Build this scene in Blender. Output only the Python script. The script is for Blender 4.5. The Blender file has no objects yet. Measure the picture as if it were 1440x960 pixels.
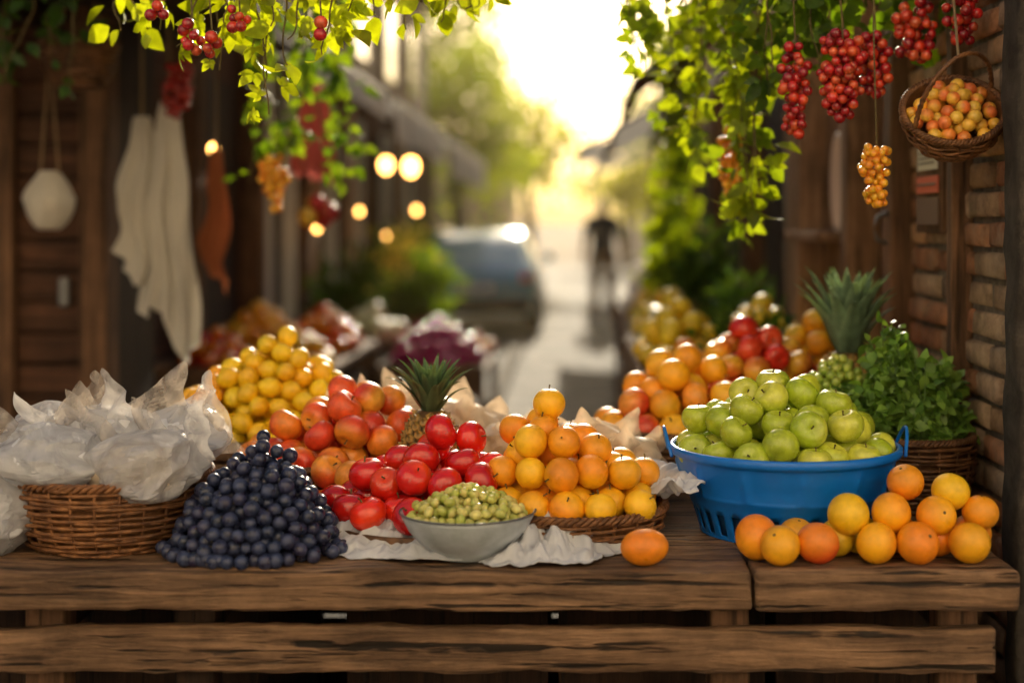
import bpy, math, random
import numpy as np
from mathutils import Vector, Matrix, noise, Quaternion
import bmesh
S=bpy.context.scene
rad=math.radians
# ------------------------------------------------------------ helpers
def add_obj(name,V,F,mat,parent=None,smooth=True,C=None,mi=None):
    V=np.asarray(V,dtype=np.float32).reshape(-1,3)
    me=bpy.data.meshes.new(name)
    if isinstance(F,np.ndarray):
        k=F.shape[1]; n=len(F)
        me.vertices.add(len(V)); me.vertices.foreach_set('co',V.ravel())
        me.loops.add(n*k); me.loops.foreach_set('vertex_index',F.astype(np.int32).ravel())
        me.polygons.add(n); me.polygons.foreach_set('loop_start',np.arange(0,n*k,k,dtype=np.int32))
        me.polygons.foreach_set('loop_total',np.full(n,k,dtype=np.int32))
        me.update(calc_edges=True)
    else:
        me.from_pydata([tuple(map(float,v)) for v in V],[],F)
    me.validate()
    if mi is not None: me.polygons.foreach_set('material_index',np.asarray(mi,dtype=np.int32))
    me.polygons.foreach_set('use_smooth',np.full(len(me.polygons),smooth))
    if C is not None:
        a=me.color_attributes.new('Col','FLOAT_COLOR','POINT')
        C=np.asarray(C,dtype=np.float32)
        if C.shape[1]==3: C=np.hstack([C,np.ones((len(C),1),np.float32)])
        a.data.foreach_set('color',C.ravel())
    for m in (mat if isinstance(mat,(list,tuple)) else [mat]): me.materials.append(m)
    o=bpy.data.objects.new(name,me); S.collection.objects.link(o)
    if parent: attach(o,parent)
    return o
def attach(o,parent):
    o.parent=parent; o.matrix_parent_inverse=Matrix.Translation(-Vector(parent.location))
def group(name,loc=(0,0,0)):
    e=bpy.data.objects.new(name,None); e.empty_display_size=.1; e.location=loc
    S.collection.objects.link(e); return e
def merge(parts):
    Vs=[];Fs=[];Cs=[];o=0;hasC=len(parts[0])>2
    for p in parts:
        Vs.append(p[0]);Fs.append(p[1]+o);o+=len(p[0])
        if hasC: Cs.append(p[2])
    return (np.vstack(Vs),np.vstack(Fs))+((np.vstack(Cs),) if hasC else ())
def grid_f(nu,nv,cu=False):
    F=[]
    for i in range(nu if cu else nu-1):
        for j in range(nv-1):
            a=i*nv+j;b=((i+1)%nu)*nv+j
            F.append((a,b,b+1,a+1))
    return np.array(F)
def tri(F): return np.vstack([F[:,[0,1,2]],F[:,[0,2,3]]])
def tube(P,r,k=6,closed=False):
    P=np.asarray(P,float);n=len(P)
    r=np.full(n,r) if np.isscalar(r) else np.asarray(r)
    if closed: T=np.roll(P,-1,0)-np.roll(P,1,0)
    else: T=np.gradient(P,axis=0)
    T/=np.linalg.norm(T,axis=1)[:,None]+1e-9
    ref=np.array([0,0,1.]) if abs(T[:,2]).mean()<.7 else np.array([1.,0.1,0])
    A=np.cross(T,ref);A/=np.linalg.norm(A,axis=1)[:,None]+1e-9
    B=np.cross(T,A)
    th=np.arange(k)*2*math.pi/k
    V=P[:,None,:]+r[:,None,None]*(np.cos(th)[None,:,None]*A[:,None,:]+np.sin(th)[None,:,None]*B[:,None,:])
    V=V.reshape(-1,3);F=[]
    for i in range(n if closed else n-1):
        for j in range(k):
            a=i*k+j;b=i*k+(j+1)%k;c=((i+1)%n)*k+(j+1)%k;d=((i+1)%n)*k+j
            F.append((a,b,c,d))
    return V,np.array(F)
def lathe(prof,ns,cx=0,cy=0,z0=0):
    prof=np.array(prof,float);th=np.arange(ns)*2*math.pi/ns
    V=np.stack([cx+np.outer(np.cos(th),prof[:,0]),cy+np.outer(np.sin(th),prof[:,0]),z0+np.tile(prof[:,1],(ns,1))],-1).reshape(-1,3)
    return V,grid_f(ns,len(prof),True)
def ball(kind='round',ns=20,nr=12):
    ph=np.linspace(0,math.pi,nr+1)
    if kind=='apple':
        r=np.sin(ph)*(1+.07*np.cos(ph)); z=.9*np.cos(ph)-.30*np.exp(-(ph/.38)**2)+.14*np.exp(-((math.pi-ph)/.3)**2)
    elif kind=='orange':
        r=np.sin(ph)*1.0; z=.95*np.cos(ph)-.07*np.exp(-(ph/.22)**2)
    elif kind=='tomato':
        r=np.abs(np.sin(ph))**.92; z=.84*np.cos(ph)-.14*np.exp(-(ph/.35)**2)
    elif kind=='lemon':
        r=np.sin(ph)*.92; z=1.05*np.cos(ph)+.1*np.exp(-(ph/.3)**2)-.1*np.exp(-((math.pi-ph)/.3)**2)
    elif kind=='oval':
        r=np.sin(ph)*.85; z=1.12*np.cos(ph)
    else: r=np.sin(ph); z=np.cos(ph)
    th=np.arange(ns)*2*math.pi/ns
    V=[(0,0,z[0])]
    for i in range(1,nr):
        for t in th: V.append((r[i]*math.cos(t),r[i]*math.sin(t),z[i]))
    V.append((0,0,z[-1]));F=[]
    for j in range(ns): F.append((0,1+j,1+(j+1)%ns))
    for i in range(nr-2):
        for j in range(ns):
            a=1+i*ns+j;b=1+i*ns+(j+1)%ns
            F+=[(a,a+ns,b+ns),(a,b+ns,b)]
    L=len(V)-1
    for j in range(ns): F.append((L,L-ns+(j+1)%ns,L-ns+j))
    return np.array(V),np.array(F)
def rotm(n,rng,tilt=None):
    if tilt is None:
        q=rng.normal(size=(n,4))
    else:
        a=rng.uniform(0,2*math.pi,n);t=np.abs(rng.normal(0,tilt,n));s=rng.uniform(0,2*math.pi,n)
        q1=np.stack([np.cos(t/2),np.sin(t/2)*np.cos(a),np.sin(t/2)*np.sin(a),0*a],1)
        q2=np.stack([np.cos(s/2),0*s,0*s,np.sin(s/2)],1)
        w=q1[:,0]*q2[:,0]-(q1[:,1:]*q2[:,1:]).sum(1)
        v=q1[:,:1]*q2[:,1:]+q2[:,:1]*q1[:,1:]+np.cross(q1[:,1:],q2[:,1:])
        q=np.hstack([w[:,None],v])
    q/=np.linalg.norm(q,axis=1)[:,None]
    w,x,y,z=q.T
    return np.stack([1-2*(y*y+z*z),2*(x*y-z*w),2*(x*z+y*w),2*(x*y+z*w),1-2*(x*x+z*z),2*(y*z-x*w),2*(x*z-y*w),2*(y*z+x*w),1-2*(x*x+y*y)],1).reshape(-1,3,3)
def instance(T,P,Rm,sc,cols=None):
    V,F=T;n=len(P);sc=np.asarray(sc,float)
    if sc.ndim==0: sc=np.full(n,sc)
    W=np.einsum('nij,vj->nvi',Rm,V)*sc[:,None,None]+np.asarray(P)[:,None,:]
    FF=(F[None]+(np.arange(n)*len(V))[:,None,None]).reshape(-1,F.shape[1])
    if cols is None: return W.reshape(-1,3),FF
    return W.reshape(-1,3),FF,cols.reshape(-1,3)
def blush(T,n,c1,c2,rng,amt=.5,var=.12):
    V=T[0]/np.linalg.norm(T[0],axis=1)[:,None].clip(.2)
    c1=np.array(c1);c2=np.array(c2)
    k=rng.integers(0,len(c1),n) if c1.ndim>1 else None
    a=c1[k] if k is not None else np.tile(c1,(n,1))
    b=c2[rng.integers(0,len(c2),n)] if c2.ndim>1 else np.tile(c2,(n,1))
    ax=rng.normal(size=(n,3));ax/=np.linalg.norm(ax,axis=1)[:,None]
    off=rng.uniform(-.5,.5,n)+(amt-.5)*2
    m=np.clip((np.einsum('vj,nj->nv',V,ax)+off[:,None])*.9+.5,0,1)
    m=m*m*(3-2*m)
    C=a[:,None]*(1-m[...,None])+b[:,None]*m[...,None]
    return C*(1+rng.uniform(-var,var,n))[:,None,None]
def pile_pos(r,rx,ry,h,p=1.,fill=.6,seed=0,it=110,sh=(0,0),n=None):
    rng=np.random.default_rng(seed)
    hh=max(h-r,r*.5)
    vol=math.pi*(rx)*(ry)*(h)*{True:.36,False:.56}[p<1.4]
    if n is None: n=int(fill*vol/(4/3*math.pi*r**3))
    P=[]
    while len(P)<n:
        u=rng.uniform(-1,1,2);z=rng.random()
        if math.hypot(*u)<=1-z**p: P.append((u[0]*(rx-r*.6),u[1]*(ry-r*.6),z*hh))
    P=np.array(P)
    for k in range(it):
        if k<it-25: P[:,2]-=r*.03
        for _ in range(2):
            D=P[:,None]-P[None];d=np.sqrt((D*D).sum(2))+np.eye(n)*9
            ov=np.clip(2*r*.985-d,0,None)/d
            P+=(P*ov.sum(1)[:,None]-ov@P)*.35
        P[:,2]=P[:,2].clip(0,hh)
        al=1-(P[:,2]/hh/1.02)**p
        q=np.hypot(P[:,0]/(rx-r*.6),P[:,1]/(ry-r*.6))
        s=np.where(q>al,al/np.maximum(q,1e-6),1)
        P[:,0]*=s;P[:,1]*=s
    P[:,0]+=sh[0]*P[:,2]/h;P[:,1]+=sh[1]*P[:,2]/h
    P[:,2]+=r*.95
    return P
def fruits(name,kind,P,r,c1,c2,mat,parent=None,amt=.5,seed=0,stems=None,tilt=None,ns=20,nr=12,var=.12,szv=.07):
    rng=np.random.default_rng(seed);n=len(P);T=ball(kind,ns,nr)
    Rm=rotm(n,rng,tilt);sc=r*rng.uniform(1-szv,1+szv*.6,n)
    V,F,C=instance(T,P,Rm,sc,blush(T,n,c1,c2,rng,amt,var))
    o=add_obj(name,V,F,mat,parent,True,C)
    if stems:
        zt=T[0][0][2]
        st=tube([(0,0,zt-.02),(.03,0,zt+.13),(.09,.02,zt+.27)],[.05,.04,.06],5)
        V,F=instance((st[0],tri(st[1])),P,Rm,sc)
        add_obj('stems',V,F,stems,o)
    return o
# ------------------------------------------------------------ materials
def M(name,col=(.5,.5,.5),rough=.6,spec=.5,**kw):
    m=bpy.data.materials.new(name);m.use_nodes=True;b=m.node_tree.nodes['Principled BSDF']
    b.inputs['Base Color'].default_value=(*col,1);b.inputs['Roughness'].default_value=rough
    b.inputs['Specular IOR Level'].default_value=spec
    for k,v in kw.items(): b.inputs[k.replace('_',' ')].default_value=v
    return m
def nd(m,t,**kw):
    n=m.node_tree.nodes.new(t)
    for k,v in kw.items():
        if k in n.inputs: n.inputs[k].default_value=v
        else: setattr(n,k,v)
    return n
def lk(m,a,b): m.node_tree.links.new(a,b)
def coords(m,scale=(1,1,1)):
    tc=nd(m,'ShaderNodeTexCoord');mp=nd(m,'ShaderNodeMapping');mp.inputs['Scale'].default_value=scale
    lk(m,tc.outputs['Object'],mp.inputs['Vector']);return mp.outputs['Vector']
def nz(m,vec,scale,detail=4,rough=.6,dist=0):
    n=nd(m,'ShaderNodeTexNoise');n.inputs['Scale'].default_value=scale;n.inputs['Detail'].default_value=detail
    n.inputs['Roughness'].default_value=rough;n.inputs['Distortion'].default_value=dist
    lk(m,vec,n.inputs['Vector']);return n.outputs['Fac']
def ramp(m,fac,stops):
    r=nd(m,'ShaderNodeValToRGB');e=r.color_ramp.elements
    while len(e)<len(stops): e.new(.5)
    for i,(p,c) in enumerate(stops):
        e[i].position=p;e[i].color=(*c,1) if len(c)==3 else c
    lk(m,fac,r.inputs['Fac']);return r.outputs['Color']
def mix(m,a,b,fac=.5,mode='MULTIPLY'):
    x=nd(m,'ShaderNodeMix');x.data_type='RGBA';x.blend_type=mode
    for inp,v in ((x.inputs[0],fac),(x.inputs[6],a),(x.inputs[7],b)):
        if isinstance(v,(int,float)): inp.default_value=v
        elif isinstance(v,tuple): inp.default_value=(*v,1)
        else: lk(m,v,inp)
    return x.outputs[2]
def bump(m,h,strength=.3,dist=.01):
    b=nd(m,'ShaderNodeBump');b.inputs['Strength'].default_value=strength;b.inputs['Distance'].default_value=dist
    lk(m,h,b.inputs['Height']);lk(m,b.outputs['Normal'],m.node_tree.nodes['Principled BSDF'].inputs['Normal'])
def base(m,c): lk(m,c,m.node_tree.nodes['Principled BSDF'].inputs['Base Color'])
def attr(m):
    a=nd(m,'ShaderNodeAttribute');a.attribute_name='Col';return a.outputs['Color']
g=lambda v:(v,v,v)
def fruit_mat(name,rough=.35,bs=0,bstr=.1,coat=0,sss=.0,mott=(.75,1.1),mscale=40,spots=None):
    m=M(name,rough=rough);b=m.node_tree.nodes['Principled BSDF']
    b.inputs['Coat Weight'].default_value=coat;b.inputs['Coat Roughness'].default_value=.12
    if sss: b.inputs['Subsurface Weight'].default_value=sss;b.inputs['Subsurface Radius'].default_value=(1,.4,.15);b.inputs['Subsurface Scale'].default_value=.012
    v=coords(m);c=mix(m,attr(m),ramp(m,nz(m,v,mscale,5),[(.3,g(mott[0])),(.7,g(mott[1]))]),1.)
    if spots:
        c=mix(m,c,spots,ramp(m,nz(m,v,420,1),[(.66,g(0)),(.72,g(.35))]),'MIX')
    base(m,c)
    rr=ramp(m,nz(m,v,25,3),[(.3,g(rough*.75)),(.7,g(min(1,rough*1.4)))]);lk(m,rr,b.inputs['Roughness'])
    if bs: bump(m,nz(m,v,bs,2),bstr,.002)
    return m
m_orange=fruit_mat('orange_peel',.33,650,.45,.12,mott=(.82,1.15))
m_tomato=fruit_mat('tomato_skin',.2,30,.05,.5,0,(.85,1.1))
m_apple=fruit_mat('apple_skin',.26,90,.05,.3,0,(.78,1.15),60,spots=(.7,.72,.3))
m_peach=fruit_mat('peach_skin',.36,300,.08,.2,0,(.7,1.2),45,spots=(.85,.40,.10))
m_olive=fruit_mat('green_grape_skin',.3,60,.05,.2,.2,(.8,1.15),120)
def grape_mat():
    m=M('dark_grape_skin',rough=.42);v=coords(m)
    bl=ramp(m,nz(m,v,60,5,.7),[(.38,g(0)),(.70,g(.8))])
    c=mix(m,attr(m),(.065,.085,.18),bl,'MIX');base(m,c)
    lk(m,ramp(m,nz(m,v,60,5,.7),[(.38,g(.22)),(.66,g(.55))]),m.node_tree.nodes['Principled BSDF'].inputs['Roughness'])
    return m
m_grape=grape_mat()
m_redgrape=fruit_mat('red_grape_skin',.22,40,.04,.4,.35,(.6,1.2),60)
m_stem=M('stem',(.12,.09,.03),.8)
def wood(name,c1,c2,axis=0,sc=1.,rough=.75,b=.6,crack=.6):
    m=M(name,rough=rough,spec=.3);s=[14*sc]*3;s[axis]=.9*sc
    v=coords(m,tuple(s));gr=nz(m,v,2.2,9,.68,.6)
    c=ramp(m,gr,[(.3,c1),(.52,tuple((a+b_)/2 for a,b_ in zip(c1,c2))),(.72,c2)])
    v2=coords(m);c=mix(m,c,ramp(m,nz(m,v2,3.5*sc,6,.7),[(.3,g(.45)),(.7,g(1.2))]),1.)
    s2=[30*sc]*3;s2[axis]=1.3*sc
    ck=ramp(m,nz(m,coords(m,tuple(s2)),1.6,3,.5,.4),[(.36,g(1-crack)),(.43,g(1))])
    c=mix(m,c,ck,1.);base(m,c)
    h=mix(m,gr,ck,.8);bump(m,h,b,.012)
    return m
m_table=wood('weathered_table_wood',(.04,.02,.011),(.50,.295,.165),0,1.5,.5,1.,.9)
m_dark=wood('dark_wood',(.014,.008,.005),(.075,.036,.018),2,1.,.7,.5)
m_darkx=wood('dark_wood_boards',(.035,.016,.010),(.18,.08,.042),0,1.,.75,.5)
m_post=wood('post_wood',(.06,.03,.015),(.32,.17,.09),2,1.,.75,.6)
m_tanw=wood('tan_wood',(.14,.07,.035),(.50,.29,.16),2,1.,.7,.5,.4)
m_crate=wood('crate_wood',(.10,.055,.03),(.34,.2,.11),0,1.,.75,.5,.4)
def wicker_mat(name,c1,c2):
    m=M(name,rough=.5,spec=.4);v=coords(m)
    c=ramp(m,nz(m,v,55,4),[(.3,c1),(.7,c2)]);c=mix(m,c,ramp(m,nz(m,v,9,2),[(.3,g(.55)),(.7,g(1.15))]),1.);base(m,c)
    bump(m,nz(m,v,260,3),.4,.002);return m
m_wick=wicker_mat('wicker',(.085,.032,.012),(.34,.15,.055))
m_wickd=wicker_mat('dark_wicker',(.06,.025,.01),(.22,.10,.04))
def leaf_mat(name,tr=.45,rough=.45,tint=(1.6,1.5,.5)):
    m=M(name,rough=rough,spec=.4);nt=m.node_tree;b=nt.nodes['Principled BSDF'];c=attr(m);v=coords(m)
    c=mix(m,c,ramp(m,nz(m,v,30,3),[(.3,g(.7)),(.7,g(1.2))]),1.);base(m,c)
    t=nd(m,'ShaderNodeBsdfTranslucent');lk(m,mix(m,c,tint,1.),t.inputs['Color'])
    x=nd(m,'ShaderNodeMixShader');x.inputs[0].default_value=tr
    lk(m,b.outputs[0],x.inputs[1]);lk(m,t.outputs[0],x.inputs[2]);lk(m,x.outputs[0],nt.nodes['Material Output'].inputs['Surface']);return m
m_leaf=leaf_mat('vine_leaf',.55,.45,(4.2,3.3,.4))
m_tree=leaf_mat('tree_leaf',.65,.6,(6.0,4.6,.4))
m_herb=leaf_mat('herb_leaf',.3,.4,(1.8,1.7,.6))
m_pine=leaf_mat('pineapple_leaf',.12,.4)
def cloth_mat(name,col,tr=.2,bs=8):
    m=M(name,col,.85,.2);v=coords(m);nt=m.node_tree;b=nt.nodes['Principled BSDF']
    c=mix(m,col,ramp(m,nz(m,v,bs,4),[(.3,g(.78)),(.7,g(1.))]),1.);base(m,c)
    bump(m,mix(m,nz(m,v,45,4,.6,.5),nz(m,v,700,1),.15,'MIX'),.4,.005)
    t=nd(m,'ShaderNodeBsdfTranslucent');lk(m,c,t.inputs['Color'])
    x=nd(m,'ShaderNodeMixShader');x.inputs[0].default_value=tr
    lk(m,b.outputs[0],x.inputs[1]);lk(m,t.outputs[0],x.inputs[2]);lk(m,x.outputs[0],nt.nodes['Material Output'].inputs['Surface']);return m
m_cloth=cloth_mat('white_cotton',(.76,.78,.84))
m_paper=cloth_mat('cream_paper',(.72,.60,.47),.3)
m_awn=cloth_mat('cream_canvas',(.78,.74,.66),.4,3)
m_pink=cloth_mat('pink_fabric',(.62,.16,.13),.35)
m_rust=cloth_mat('rust_fabric',(.5,.17,.07),.3)
def plastic_mat(name,col,t0,t1,tlc,rough=.16):
    m=M(name,col,rough,.8);nt=m.node_tree;b=nt.nodes['Principled BSDF'];v=coords(m,(1,1,.7))
    n1=nd(m,'ShaderNodeTexNoise');n1.noise_type='RIDGED_MULTIFRACTAL';n1.inputs['Scale'].default_value=26;n1.inputs['Detail'].default_value=2;n1.inputs['Distortion'].default_value=.5;lk(m,v,n1.inputs['Vector'])
    n2=nd(m,'ShaderNodeTexNoise');n2.inputs['Scale'].default_value=16;n2.inputs['Detail'].default_value=6;n2.inputs['Distortion'].default_value=1.2;lk(m,v,n2.inputs['Vector'])
    bump(m,n1.outputs['Fac'],.35,.004)
    tl=nd(m,'ShaderNodeBsdfTranslucent');tl.inputs['Color'].default_value=(*tlc,1)
    x=nd(m,'ShaderNodeMixShader');x.inputs[0].default_value=.3;lk(m,b.outputs[0],x.inputs[1]);lk(m,tl.outputs[0],x.inputs[2])
    tp=nd(m,'ShaderNodeBsdfTransparent');y=nd(m,'ShaderNodeMixShader')
    lk(m,ramp(m,n2.outputs['Fac'],[(.38,g(t0)),(.6,g(t1))]),y.inputs[0])
    lk(m,x.outputs[0],y.inputs[1]);lk(m,tp.outputs[0],y.inputs[2]);lk(m,y.outputs[0],nt.nodes['Material Output'].inputs['Surface']);return m
m_film=plastic_mat('plastic_film',(.58,.60,.66),.55,.15,(.76,.70,.64))
m_film2=plastic_mat('thin_plastic_film',(.52,.49,.46),.72,.35,(.80,.66,.52))
m_film3=plastic_mat('cream_plastic_film',(.68,.58,.46),.4,.1,(.87,.68,.47),.3)
m_blue=M('blue_plastic',(.004,.155,.62),.33,.5);bump(m_blue,nz(m_blue,coords(m_blue),40,3),.08,.004)
m_enamel=M('enamel',(.55,.58,.58),.25,.5);base(m_enamel,ramp(m_enamel,nz(m_enamel,coords(m_enamel),14,5),[(.3,(.34,.38,.40)),(.65,(.55,.61,.66))]))
m_rim=M('enamel_rim',(.12,.13,.14),.4)
m_metal=M('wire',(.2,.2,.2),.4,.5,Metallic=.8)
m_rope=M('rope',(.25,.17,.09),.9)
# ------------------------------------------------------------ solid pieces
def plank(name,b,mat,parent=None,amp=.002,step=.06,bev=.006,seed=0):
    x0,x1,y0,y1,z0,z1=b
    bm=bmesh.new();bmesh.ops.create_cube(bm,size=1)
    for v in bm.verts: v.co=Vector((x0+(v.co.x+.5)*(x1-x0),y0+(v.co.y+.5)*(y1-y0),z0+(v.co.z+.5)*(z1-z0)))
    bmesh.ops.bevel(bm,geom=bm.edges[:],offset=bev,segments=2,affect='EDGES',profile=.6)
    for ax,(a,c) in enumerate(((x0,x1),(y0,y1),(z0,z1))):
        n=int((c-a)/step)
        for i in range(1,n):
            co=[0,0,0];co[ax]=a+(c-a)*i/n;no=[0,0,0];no[ax]=1
            bmesh.ops.bisect_plane(bm,geom=bm.verts[:]+bm.edges[:]+bm.faces[:],plane_co=co,plane_no=no)
    for v in bm.verts:
        v.co+=(noise.noise_vector(v.co*9+Vector((seed,0,0)))*amp+noise.noise_vector(v.co*40)*amp*.5)
    bmesh.ops.recalc_face_normals(bm,faces=bm.faces)
    me=bpy.data.meshes.new(name);bm.to_mesh(me);bm.free();me.materials.append(mat)
    me.polygons.foreach_set('use_smooth',[True]*len(me.polygons))
    o=bpy.data.objects.new(name,me);S.collection.objects.link(o)
    if parent: attach(o,parent)
    return o
CF=np.array([(0,3,2,1),(4,5,6,7),(0,1,5,4),(1,2,6,5),(2,3,7,6),(3,0,4,7)])
def boxv(b,rz=0,tx=None):
    x0,x1,y0,y1,z0,z1=b
    return np.array([(x0,y0,z0),(x1,y0,z0),(x1,y1,z0),(x0,y1,z0),(x0,y0,z1),(x1,y0,z1),(x1,y1,z1),(x0,y1,z1)],float)
def boxes(name,L,mat,parent=None,bev=.004,cols=None):
    V,F=merge([(boxv(b),CF) for b in L])
    C=np.repeat(np.array(cols),8,axis=0) if cols is not None else None
    o=add_obj(name,V,F,mat,parent,False,C)
    if bev:
        md=o.modifiers.new('b','BEVEL');md.width=bev;md.segments=2
    return o
def basket(parent,cx,cy,z0,rb,rt,h,mat=None,rows=14,st=22,sw=.0042,ysc=1.,name='wicker_body',tf=None):
    mat=mat or m_wick;parts=[];N=st*6;th=np.arange(N)*2*math.pi/N
    prof=lambda t:rb+(rt-rb)*(t**.75)+.01*math.sin(math.pi*t)
    rng=random.Random(int(cx*1000)+7)
    for i in range(rows):
        t=(i+.5)/rows;ph=i*math.pi
        R=prof(t)+sw*.75*np.sin(th*st/2+ph)+.0018*np.sin(th*3+i*2.3)+.001*np.sin(th*7+i)
        z=z0+h*t+.0022*np.sin(th*2+i*1.7+rng.random())+.0012*np.sin(th*5+i*4.1)
        parts.append(tube(np.stack([cx+R*np.cos(th),cy+ysc*R*np.sin(th),z],1),sw*rng.uniform(.82,1.12)*h/rows/.0085*.95,5,True))
    for j in range(st):
        a=2*math.pi*(j+.0)/st
        P=[(cx+prof(t)*math.cos(a),cy+ysc*prof(t)*math.sin(a),z0+h*t) for t in np.linspace(0,1,6)]
        parts.append(tube(P,sw*.8,5))
    for s in range(3):
        n=240;th2=np.arange(n)*2*math.pi/n;w=th2*26+s*2*math.pi/3
        R=prof(1)+sw*1.3*np.cos(w);z=z0+h+sw*1.3*np.sin(w)
        parts.append(tube(np.stack([cx+R*np.cos(th2),cy+ysc*R*np.sin(th2),z],1),sw*1.1,5,True))
        R=prof(0)+sw*.8*np.cos(w);z=z0+sw*1.5+sw*.8*np.sin(w)
        parts.append(tube(np.stack([cx+R*np.cos(th2),cy+ysc*R*np.sin(th2),z],1),sw*.8,5,True))
    L=lathe([(0.001,z0+.004),(prof(0)*.98,z0+.004),(prof(.5)-sw*2,z0+h*.5),(prof(1)-sw*2,z0+h)],40)
    LV=L[0].copy();LV[:,0]+=cx;LV[:,1]=LV[:,1]*ysc+cy
    parts.append((LV,L[1]))
    V,F=merge(parts)
    if tf is not None:
        V=np.array([tf@Vector(v) for v in V])
    return add_obj(name,V,F,mat,parent)
TZ=.794
# ------------------------------------------------------------ TABLE
tb=group('wooden_market_table',(0,2.9,TZ))
plank('top_board_1',(-1.2,.317,2.46,2.752,.724,.794),m_table,tb,.006,.025,.009,1)
plank('top_board_2',(.3215,.781,2.462,2.752,.722,.7925),m_table,tb,.006,.025,.010,5)
for i,(a,b) in enumerate(((2.757,3.05),(3.055,3.36),(3.365,3.75))):
    plank('top_board_%d'%(i+3),(-1.2,.79,a,b,.735,.792),m_table,tb,.003,.06,.006,i*3)
plank('apron_rail',(-1.2,.746,2.478,2.515,.612,.689),m_table,tb,.006,.025,.008,9)
plank('low_rail',(-1.2,.746,2.478,2.515,.36,.45),m_table,tb,.004,.05,.006,11)
for i,x in enumerate((-.965,-.70,.25,.655)):
    plank('leg_%d'%i,(x,x+.07,2.52,2.59,0,.722),m_post if i!=1 else m_dark,tb,.003,.08)
    plank('leg_back_%d'%i,(x,x+.07,3.6,3.67,0,.733),m_dark,tb,.003,.08)
    plank('bearer_%d'%i,(x+.003,x+.067,2.6,3.59,.66,.722),m_dark,tb,.003,.1)
boxes('light_block_panel',[(-1.2,.78,3.68,3.70,.02+i*.12,.135+i*.12) for i in range(6)],m_dark,tb)  # added dark slats that block light under the table
cr=group('added_backing_crates',(0,3,.3))  # invented crates; their dark slats darken the gaps below the table
for i,x in enumerate((-1.18,-.43,-.02,.40)):
    w=(.58,.39,.40,.38)[i]
    boxes('backing_crate_slats_%d'%i,[(x,x+w,2.75,2.77,.03+k*.115,.135+k*.115) for k in range(6)]+[(x,x+.02,2.77,3.4,.03,.71),(x+w-.02,x+w,2.77,3.4,.03,.71)],m_dark,cr)
# ------------------------------------------------------------ GRAPES pile
GP=pile_pos(.0132,.158,.14,.238,1.38,.80,3,80,(.005,.02))
GP+=np.array([-.572,2.60,TZ])
fruits('blue_grape_pile','round',GP,.0138,[(.008,.010,.030),(.012,.010,.03),(.006,.010,.025)],[(.015,.022,.06),(.02,.015,.045)],m_grape,None,.4,1,m_stem,ns=16,nr=10,szv=.16)
rg=np.random.default_rng(8);ex=[]
for i in range(14):
    a=rg.uniform(math.pi*.95,math.pi*2.05);q=rg.uniform(1.0,1.12);ex.append((-.572+.16*q*math.cos(a),2.61+.13*q*math.sin(a),TZ+.0135))
ex=[e for e in ex if e[1]>2.475]
fruits('loose_grapes','round',np.array(ex),.0137,[(.01,.012,.035)],[(.02,.03,.07)],m_grape,None,.4,2,m_stem,ns=16,nr=10)
# ------------------------------------------------------------ tomatoes
tg=group('tomato_pile',(-.28,2.74,TZ))
TP=pile_pos(.033,.195,.155,.175,1.5,.66,5,120,(.06,.02))+np.array([-.272,2.735,.828])
fruits('tomatoes','tomato',TP,.0352,[(.66,.014,.006),(.60,.012,.008),(.74,.026,.008)],[(.78,.06,.008),(.54,.008,.008)],m_tomato,tg,.35,4,m_stem,ns=26,nr=16,tilt=1.)
add_obj('tray',*lathe([(0.001,.006),(.155,.006),(.17,.034),(.176,.034),(.16,0),(.001,0)],48,-.275,2.735,TZ),m_wickd,tg)
# ------------------------------------------------------------ orange basket centre
ob=group('wicker_basket_of_oranges',(.012,2.74,TZ))
basket(ob,.012,2.735,TZ,.135,.172,.062,rows=8)
OP=pile_pos(.0315,.188,.155,.255,1.2,.78,8,130,(-.11,.03))+np.array([.02,2.735,.842])
fruits('oranges','orange',OP,.0325,[(.90,.42,.008),(.91,.47,.010),(.88,.35,.008)],[(.91,.51,.014),(.87,.29,.008)],m_orange,ob,.4,6,m_stem,ns=26,nr=16,tilt=.9)
# ------------------------------------------------------------ peach basket
pb=group('wicker_basket_of_peaches',(-.5,3.05,TZ))
basket(pb,-.50,3.06,TZ,.15,.195,.10,rows=11)
PP=pile_pos(.035,.205,.17,.205,1.5,.60,12,120,(.05,0))+np.array([-.50,3.06,.868])
fruits('peaches','apple',PP,.037,[(.90,.32,.03),(.90,.42,.045),(.86,.24,.02)],[(.74,.06,.02),(.80,.10,.02),(.66,.04,.015)],m_peach,pb,.42,7,m_stem,ns=24,nr=14)
fruits('loose_peaches','apple',np.array([(-.435,2.83,TZ+.095),(-.485,2.86,TZ+.10),(-.42,2.86,TZ+.04),(-.49,2.84,TZ+.035)]),.036,[(.88,.32,.03)],[(.70,.06,.015)],m_peach,None,.45,8,m_stem,ns=24,nr=14)
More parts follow.
